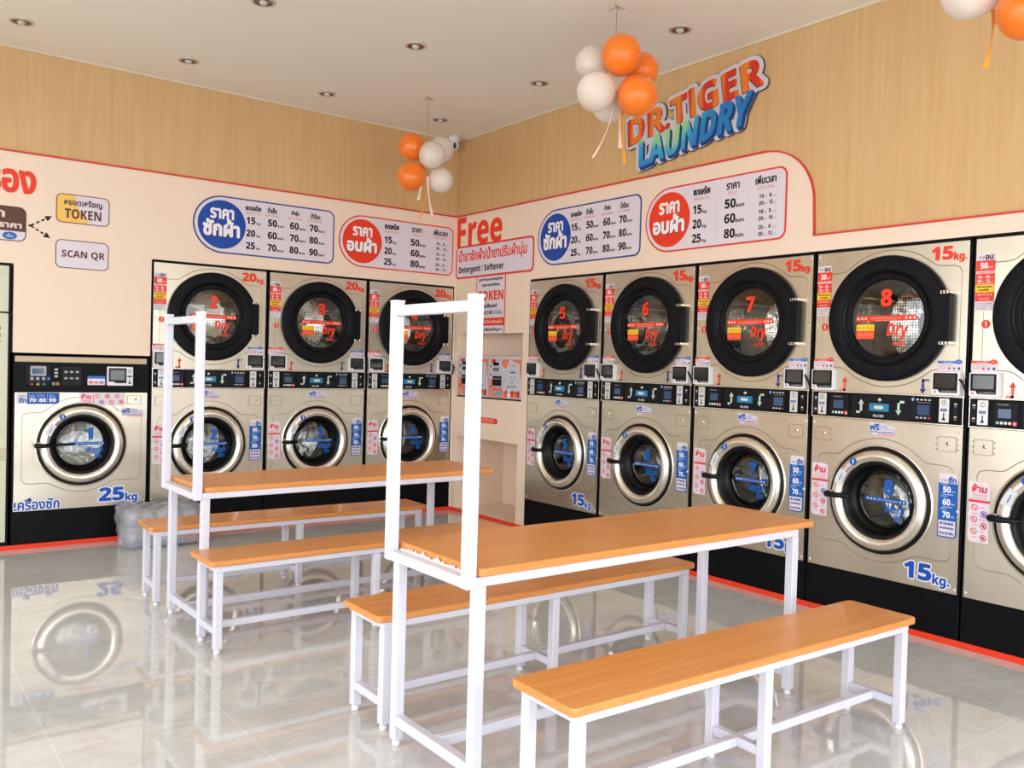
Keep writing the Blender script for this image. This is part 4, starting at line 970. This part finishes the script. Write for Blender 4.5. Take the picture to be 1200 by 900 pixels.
def make_table(loc, rot, label, torn):
    t = thing('folding_table', label, 'table', loc, rot, 'white framed tables with end racks')
    L, W, Z = 1.893, 0.520, 0.729; h = 0.019
    part('ttop', 'tabletop', t, lambda b: slab(b, 0.128, 0.0, L, W, Z - 0.027, Z), 'orange beech laminate top')
    def apron(b):
        z0, z1 = Z - 0.057, Z - 0.0275
        for y in (0.003, W - 0.036): b.box((0.118, y, z0), (1.775, y + 0.033, z1), WHITEP, 0.003)
        for x in (0.118, 1.742): b.box((x, 0.036, z0), (x + 0.033, W - 0.036, z1), WHITEP, 0.003)
    part('tapr', 'apron_frame', t, apron)
    for i, (x, y) in enumerate(((0.137, 0.021), (0.137, W - 0.021), (1.757, 0.021), (1.757, W - 0.021))):
        part(('tleg', i), 'leg', t, lambda b: b.box((x - h, y - h, 0.022), (x + h, y + h, Z - 0.0572), WHITEP, 0.003))
        part(('tft', i), 'foot', t, lambda b: foot(b, x, y))
    def stretch(b):
        for x in (0.137, 1.757): b.box((x - 0.017, 0.0405, 0.076), (x + 0.017, W - 0.0405, 0.112), WHITEP, 0.003)
        b.box((0.1545, W / 2 - 0.017, 0.076), (1.7395, W / 2 + 0.017, 0.112), WHITEP, 0.003)
    part('tstr', 'stretcher', t, stretch)
    def rack(b):
        for y in (0.021, W - 0.021): b.box((0.080, y - h, 0.668), (0.1178, y + h, 1.571), WHITEP, 0.003)
        b.box((0.081, 0.0405, 1.520), (0.1168, W - 0.0405, 1.556), WHITEP, 0.003); b.box((0.081, 0.0405, 0.669), (0.1168, W - 0.0405, 0.703), WHITEP, 0.003)
        for y in (0.021, W - 0.021): b.box((0.079, y - h - 0.001, 1.567), (0.1188, y + h + 0.001, 1.575), WHITE, 0.002)
    part('track', 'hanging_rack', t, rack, 'white upright goal-shaped end rack')
    if torn:
        b = MB(); rnd = random.Random(3); m = mat('torn_film', (226, 220, 222), 0.5); n = 46; vs = []
        for k in range(n + 1):
            y = 0.045 + (W - 0.09) * k / n; hgt = 0.004 + 0.010 * rnd.random() ** 2 + (0.012 if k in (20, 21, 30, 38) else 0)
            vs += [(0.1195, y, Z - 0.027), (0.1215, y, Z - 0.026 + hgt), (0.1265, y, Z - 0.026)]
        b.add(vs, [f for k in range(n) for f in ((3 * k, 3 * k + 3, 3 * k + 4, 3 * k + 1), (3 * k + 1, 3 * k + 4, 3 * k + 5, 3 * k + 2))], m); b.build('torn_film_edge', t, label='ragged strip of torn white film')
    return t
make_table((-3.046, -4.609, 0), 0.0, 'front orange-topped table with a tall white rack at its left end', True)
make_table((-3.227, -2.568, 0), math.radians(1.41), 'rear orange-topped table with white end rack, in front of the back wall', False)
def make_bench(loc, rot, label):
    t = thing('bench', label, 'bench', loc, rot, 'orange-topped white framed benches')
    L, W, Z = 1.725, 0.292, 0.433; h = 0.018
    part('btop', 'seat', t, lambda b: slab(b, 0, 0, L, W, Z - 0.026, Z), 'orange beech laminate seat')
    def apron(b):
        z0, z1 = Z - 0.055, Z - 0.0265
        for y in (0.016, W - 0.045): b.box((0.030, y, z0), (L - 0.030, y + 0.029, z1), WHITEP, 0.003)
        for x in (0.031, L - 0.060): b.box((x, 0.045, z0), (x + 0.029, W - 0.045, z1), WHITEP, 0.003)
    part('bapr', 'apron_frame', t, apron)
    xs = (0.049, L / 2, L - 0.049); i = 0
    for x in xs:
        for y in (0.034, W - 0.034):
            part(('bleg', i), 'leg', t, lambda b: b.box((x - h, y - h, 0.022), (x + h, y + h, Z - 0.0555), WHITEP, 0.003))
            part(('bft', i), 'foot', t, lambda b: foot(b, x, y)); i += 1
    def stretch(b):
        for x in xs: b.box((x - 0.016, 0.0525, 0.086), (x + 0.016, W - 0.0525, 0.118), WHITEP, 0.003)
        for a, c in zip(xs[:-1], xs[1:]): b.box((a + 0.0165, W / 2 - 0.015, 0.086), (c - 0.0165, W / 2 + 0.015, 0.118), WHITEP, 0.003)
    part('bstr', 'stretcher', t, stretch)
    return t
make_bench((-3.176, -1.909, 0), math.radians(-1.12), 'orange-topped bench nearest the back wall, behind the rear table')
make_bench((-3.165, -2.862, 0), math.radians(0.44), 'orange-topped bench in front of the rear table')
make_bench((-2.934, -4.006, 0), math.radians(0.07), 'orange-topped bench behind the front table, shaded by it')
make_bench((-2.906, -5.041, 0), math.radians(-1.39), 'nearest orange-topped bench, in front of the front table')

# ------------------------------------------------------------------ plastic-wrapped parcel beside the single washer
t = thing('wrapped_parcel', 'grey plastic-wrapped parcel on the floor beside the single washer base', 'parcel', (-2.66, -0.235, 0), math.radians(-6))
def lump(b, sx, sy, sz, amp, m, seed, z0=0.0):
    from mathutils import noise
    nu, nv = 84, 50; vs = []
    for i in range(nv + 1):
        t_ = PI * i / nv
        for k in range(nu):
            a = 2 * PI * k / nu; d = Vector((math.sin(t_) * math.cos(a), math.sin(t_) * math.sin(a), math.cos(t_)))
            mxx = (abs(d.x) ** 8 + abs(d.y) ** 8 + abs(d.z) ** 8) ** (1 / 8); p = Vector((d.x / mxx * sx, d.y / mxx * sy, d.z / mxx * sz))
            nz = noise.turbulence(Vector((p.x * 10, p.y * 10, p.z * 5)) + Vector((seed, 0, 0)), 4, True) * 1.3 - 0.55; p += d * amp * nz
            p.z = max(p.z + sz + z0, 0.001); vs.append(p)
    b.add(vs, [(i * nu + k, (i + 1) * nu + k, (i + 1) * nu + (k + 1) % nu, i * nu + (k + 1) % nu) for i in range(nv) for k in range(nu)], m, True)
PM = mat('parcel_paper', (140, 142, 152), 0.6); bs = PM.node_tree.nodes['Principled BSDF']
mp = coords(PM, (1, 1, 1)); nn = N(PM, 'ShaderNodeTexNoise', Scale=7.0, Detail=3.0); LK(PM, mp, 'Vector', nn, 'Vector')
rr = ramp(PM, [(0.30, rgb(96, 116, 140)), (0.5, rgb(160, 160, 170)), (0.62, rgb(150, 146, 150)), (0.70, rgb(226, 112, 106))]); LK(PM, nn, 'Fac', rr, 'Fac'); LK(PM, rr, 'Color', bs, 'Base Color')
b = MB(); lump(b, 0.24, 0.15, 0.125, 0.03, PM, 1.0); b.build('bundle', t)
WR = mat('clear_plastic_film', (214, 216, 224), 0.14, spec=0.8); WR.node_tree.nodes['Principled BSDF'].inputs['Alpha'].default_value = 0.34
b = MB(); lump(b, 0.27, 0.18, 0.142, 0.05, WR, 5.0)
b.build('plastic_wrap', t, label='clear crumpled plastic wrap')

# ------------------------------------------------------------------ ceiling things
ring_m = mat('downlight_ring', (214, 206, 196), 0.35, 0.4); refl_m = mat('downlight_reflector', (120, 108, 96), 0.15, 1.0); bulb_m = mat('lamp_bulb', (205, 198, 190), 0.2, emit=0.02)
def downlight(x, y, label):
    t = thing('ceiling_downlight', label, 'ceiling light', (x, y, CEIL), 0, 'downlights in the ceiling')
    part('dlr', 'trim_ring', t, lambda b: b.lathe([(0.072, -0.0005), (0.070, -0.006), (0.058, -0.008), (0.054, -0.003)], 0, 0, ring_m, 36, axis='z'))
    part('dlc', 'reflector', t, lambda b: b.lathe([(0.055, -0.004), (0.050, -0.0022), (0.034, -0.0012), (0.0, -0.0010)], 0, 0, refl_m, 32, axis='z'))
    part('dlb', 'bulb', t, lambda b: b.lathe([(0.024, -0.0012), (0.024, -0.010), (0.018, -0.017), (0.0, -0.020)], 0, 0, bulb_m, 24, axis='z'))
DL = [(-3.632, -0.533, 'ceiling downlight at the far left, nearest the back wall'), (-2.605, -0.512, 'ceiling downlight second from the left in the row along the back wall'),
      (-2.584, -1.837, 'ceiling downlight cut by the top edge of the photo, left of centre'), (-1.550, -0.482, 'ceiling downlight over stack number 3, third in the back row'),
      (-1.559, -1.821, 'ceiling downlight in mid ceiling, left of the corner balloons'), (-0.512, -0.476, 'ceiling downlight nearest the room corner and dome camera'),
      (-0.495, -1.782, 'ceiling downlight left of the middle balloon bunch'), (-0.492, -3.128, 'ceiling downlight right of the middle balloon bunch, above the shop sign')]
for x, y, l in DL: downlight(x, y, l)
# dome camera in the corner
t = thing('dome_camera', 'small white security dome camera in the ceiling corner', 'camera', (-0.125, -0.105, CEIL))
b = MB(); b.lathe([(0.0, 0.0), (0.050, 0.0), (0.052, -0.03), (0.046, -0.05), (0.0, -0.055)], 0, 0, WHITE, 28, axis='z'); b.build('base', t)
b = MB(); b.sphere((0, 0, -0.085), 0.044, WHITE, 24, 16); b.build('ball', t)
b = MB()
d = Vector((-0.42, -0.87, -0.22)).normalized(); u = d.cross(Vector((0, 0, 1))).normalized(); v = u.cross(d)
pts = [Vector((0, 0, -0.085)) + d * 0.0442 * math.cos(0.55 * (1 if True else 0)) + (u * 0.42 * math.cos(2 * PI * k / 20) + v * 0.80 * math.sin(2 * PI * k / 20)) * 0.034 + d * 0.004 for k in range(20)]
ctr = Vector((0, 0, -0.085)) + d * 0.052
b.add(pts + [ctr], [(k, (k + 1) % 20, 20) for k in range(20)], mat('camera_lens', (14, 14, 16), 0.1), True); b.build('lens', t, label='black lens')

# balloons
def balloon_mat(nm, c, r, pearl):
    m = mat(nm, c, r, spec=0.6); bs = m.node_tree.nodes['Principled BSDF']
    bs.inputs['Subsurface Weight'].default_value = 0.25; bs.inputs['Subsurface Radius'].default_value = (0.05, 0.03, 0.02)
    bs.inputs['Sheen Weight'].default_value = 0.3 if pearl else 0.1
    if pearl: bs.inputs['Transmission Weight'].default_value = 0.0; bs.inputs['Alpha'].default_value = 0.82
    return m
BO = balloon_mat('orange_balloon_rubber', (255, 128, 24), 0.28, False); BP = balloon_mat('pearl_balloon_rubber', (248, 232, 218), 0.25, True)
def balloon(p, r, m, centre, label, group):
    t = thing('balloon', label, 'balloon', p, 0, group)
    d = (Vector(centre) - Vector(p)).normalized()
    q = Vector((0, 0, -1)).rotation_difference(d)
    b = MB(); b.sphere((0, 0, 0), r, m, 36, 24, shape=lambda rr, z: (rr * (1 + 0.06 * z / r), z * (1.02 if z > 0 else 1.10)))
    b.v = [tuple(q @ Vector(v)) for v in b.v]; b.build('skin', t)
    b = MB(); b.lathe([(0.003, -r * 1.09), (0.006, -r * 1.10 - 0.005), (0.010, -r * 1.10 - 0.014), (0.0, -r * 1.10 - 0.012)], 0, 0, m, 12, axis='z')
    b.v = [tuple(q @ Vector(v)) for v in b.v]; b.build('knot', t)
def string(p0, p1, label, group):
    b = MB(); b.tube([(0, 0, 0), (0, 0, p1 - p0[2])], 0.0016, mat('grey_string', (140, 126, 112), 0.7), 6)
    for k in range(4):
        a = k * 1.7 + 0.4; b.tube([(0, 0, -0.002), (0.018 * math.cos(a), 0.018 * math.sin(a), -0.012), (0.045 * math.cos(a), 0.045 * math.sin(a), -0.006 - 0.018 * (k % 2))], 0.002, mat('grey_string', (140, 126, 112), 0.7), 5)
    b.build('hanging_string', None, loc=p0, label=label, cat='string', group=group)
def ribbon(p, length, col, sway, label, group, wd=0.010):
    b = MB(); n = 14; vs = []
    for k in range(n + 1):
        s_ = k / n; x = sway[0] * s_ * s_; y = sway[1] * s_ * s_; tw = 0.8 * math.sin(3 * s_)
        wv = Vector((math.cos(tw - 0.5), math.sin(tw - 0.5), 0)) * wd
        for sgn in (-1, 1): vs.append((x + sgn * wv.x, y + sgn * wv.y, -length * s_))
    vs += [(a + 0.0006, c + 0.0006, e) for a, c, e in vs]; K = 2 * (n + 1)
    fs = [(2 * k, 2 * k + 1, 2 * k + 3, 2 * k + 2) for k in range(n)] + [(K + 2 * k + 2, K + 2 * k + 3, K + 2 * k + 1, K + 2 * k) for k in range(n)]
    b.add(vs, fs, mat('ribbon_' + col, (250, 226, 212) if col == 'white' else (255, 168, 60), 0.35), True)
    b.build('ribbon', None, loc=p, label=label, cat='ribbon', group=group)
g = 'balloons hanging in the corner'; c1 = (-0.913, -0.934, 2.905)
balloon((-1.004, -0.861, 3.03), 0.104, BO, c1, 'upper orange balloon of the bunch near the corner', g); balloon((-1.015, -0.885, 2.795), 0.112, BO, c1, 'lower orange balloon of the bunch near the corner', g)
balloon((-0.935, -1.045, 2.945), 0.100, BP, c1, 'front pearl white balloon of the bunch near the corner', g); balloon((-0.772, -0.905, 3.035), 0.100, BP, c1, 'pearl white balloon touching the dome camera outline', g)
balloon((-0.80, -0.96, 2.79), 0.098, BP, c1, 'lowest pearl white balloon of the bunch near the corner', g)
string((-0.913, -0.934, CEIL), 2.93, 'thin string holding up the balloon bunch near the corner', None)
ribbon((-0.912, -0.955, 2.80), 0.30, 'white', (0.03, -0.03), 'longer white ribbon below the corner balloons', 'ribbons under the balloon bunches')
ribbon((-0.97, -0.95, 2.76), 0.15, 'white', (-0.02, 0), 'short white ribbon stub under the orange corner balloon', 'ribbons under the balloon bunches')
ribbon((-0.905, -0.935, 2.76), 0.285, 'orange', (-0.05, 0.02), 'orange ribbon under the corner balloons', 'ribbons under the balloon bunches', 0.007)
g = 'balloons hanging in the middle'; c2 = (-1.015, -3.135, 3.00)
balloon((-1.076, -3.236, 3.096), 0.109, BO, c2, 'large topmost orange balloon of the middle bunch', g); balloon((-0.985, -3.278, 2.879), 0.111, BO, c2, 'large lower orange balloon in front of the shop sign', g)
balloon((-0.83, -3.152, 3.09), 0.094, BO, c2, 'half hidden orange balloon at the back of the middle bunch', g); balloon((-1.160, -3.133, 2.900), 0.108, BP, c2, 'large front pearl white balloon of the middle bunch', g)
balloon((-1.06, -2.98, 3.12), 0.096, BP, c2, 'upper pearl white balloon behind the topmost orange one', g); balloon((-0.955, -3.015, 2.885), 0.092, BP, c2, 'lower pearl white balloon peeping out behind the middle bunch', g)
string((-1.020, -3.130, CEIL), 3.03, 'thin string holding up the middle balloon bunch', None)
ribbon((-1.03, -3.135, 2.90), 0.35, 'white', (-0.09, 0.06), 'curling white ribbon under the middle balloon bunch', 'ribbons under the balloon bunches', 0.006)
ribbon((-1.00, -3.16, 2.90), 0.29, 'white', (0.01, 0), 'broad white ribbon hanging straight under the middle balloons', 'ribbons under the balloon bunches', 0.013)
ribbon((-0.985, -3.165, 2.90), 0.38, 'orange', (0.01, -0.02), 'orange ribbon hanging left of the shop sign', 'ribbons under the balloon bunches', 0.008)
g = 'balloons at the top right'; c3 = (-1.125, -5.26, 2.79)
balloon((-1.19, -5.20, 2.79), 0.104, BP, c3, 'pearl white balloon cut by the top edge of the photo at right', g); balloon((-1.150, -5.375, 2.668), 0.095, BO, c3, 'orange balloon cut by the top right corner of the photo', g)
ribbon((-1.126, -5.255, 2.72), 0.22, 'orange', (-0.03, 0.01), 'orange ribbon hanging from the balloons at the top right', 'ribbons under the balloon bunches', 0.014)
string((-1.07, -5.20, CEIL), 2.80, 'thin string holding up the balloons at the top right', None)

# ------------------------------------------------------------------ camera
yaw, pitch, roll, fpx = 6.49852592e-01, -2.15723295e-02, 2.80682878e-02, 1026.028
f = Vector((math.sin(yaw) * math.cos(pitch), math.cos(yaw) * math.cos(pitch), math.sin(pitch)))
rt = Vector((math.cos(yaw), -math.sin(yaw), 0)); up = rt.cross(f)
r2 = rt * math.cos(roll) + up * math.sin(roll); u2 = -rt * math.sin(roll) + up * math.cos(roll)
cd = bpy.data.cameras.new('camera'); cam = bpy.data.objects.new('camera', cd); COL.objects.link(cam)
M = Matrix((( r2.x, u2.x, -f.x, -4.47634712), (r2.y, u2.y, -f.y, -6.79438958), (r2.z, u2.z, -f.z, 1.36030874), (0, 0, 0, 1)))
cam.matrix_world = M; cd.sensor_width = 36; cd.sensor_fit = 'HORIZONTAL'; cd.lens = fpx / 1200 * 36; cd.clip_start = 0.05
SC.camera = cam

# ------------------------------------------------------------------ light: daylight through the open shopfront
w = bpy.data.worlds.new('sky'); SC.world = w; w.use_nodes = True; nt = w.node_tree
bg = nt.nodes['Background']; tc = nt.nodes.new('ShaderNodeTexCoord'); sx = nt.nodes.new('ShaderNodeSeparateXYZ'); cr = nt.nodes.new('ShaderNodeValToRGB')
nt.links.new(tc.outputs['Generated'], sx.inputs['Vector']); nt.links.new(sx.outputs['Z'], cr.inputs['Fac']); nt.links.new(cr.outputs['Color'], bg.inputs['Color'])
e = cr.color_ramp.elements; e[0].position = 0.0; e[0].color = (0.95, 0.97, 1.0, 1); e[1].position = 1.0; e[1].color = (0.75, 0.86, 1.0, 1)
bg.inputs['Strength'].default_value = 5.5
def portal(loc, rot, sx_, sy_):
    l = bpy.data.lights.new('window_portal', 'AREA'); l.shape = 'RECTANGLE'; l.size = sx_; l.size_y = sy_; l.cycles.is_portal = True
    o = bpy.data.objects.new('window_portal', l); o.location = loc; o.rotation_euler = rot; COL.objects.link(o)
portal((-3.7, -8.55, 1.47), (PI / 2, 0, 0), 7.4, 2.95)
portal((-7.45, -4.9, 1.67), (0, -PI / 2, 0), 2.65, 7.4)
for x in (-3.6, -1.6):      # ceiling grid, left empty
    for y in (-0.5, -1.8, -3.1, -4.5):
        pass
warm = (1.0, 0.86, 0.70)
for x, y, _ in DL + [(-3.63, -3.13, ''), (-2.6, -3.13, ''), (-1.55, -3.13, ''), (-3.63, -1.8, ''), (-3.63, -4.5, ''), (-2.6, -4.5, ''), (-1.55, -4.5, ''), (-0.49, -4.5, '')]:
    l = bpy.data.lights.new('fill_spot', 'SPOT'); l.energy = 3; l.color = warm; l.spot_size = math.radians(120); l.spot_blend = 1.0; l.shadow_soft_size = 0.04  # weak fill light added at the downlights and where no fixture stands
    o = bpy.data.objects.new('fill_spot', l); o.location = (x, y, CEIL - 0.03); COL.objects.link(o)

vs = SC.view_settings; SC.display_settings.display_device = 'sRGB'
vs.view_transform = 'Standard'; vs.look = 'None'; vs.gamma = 1.0; vs.exposure = -0.27; vs.use_curve_mapping = False
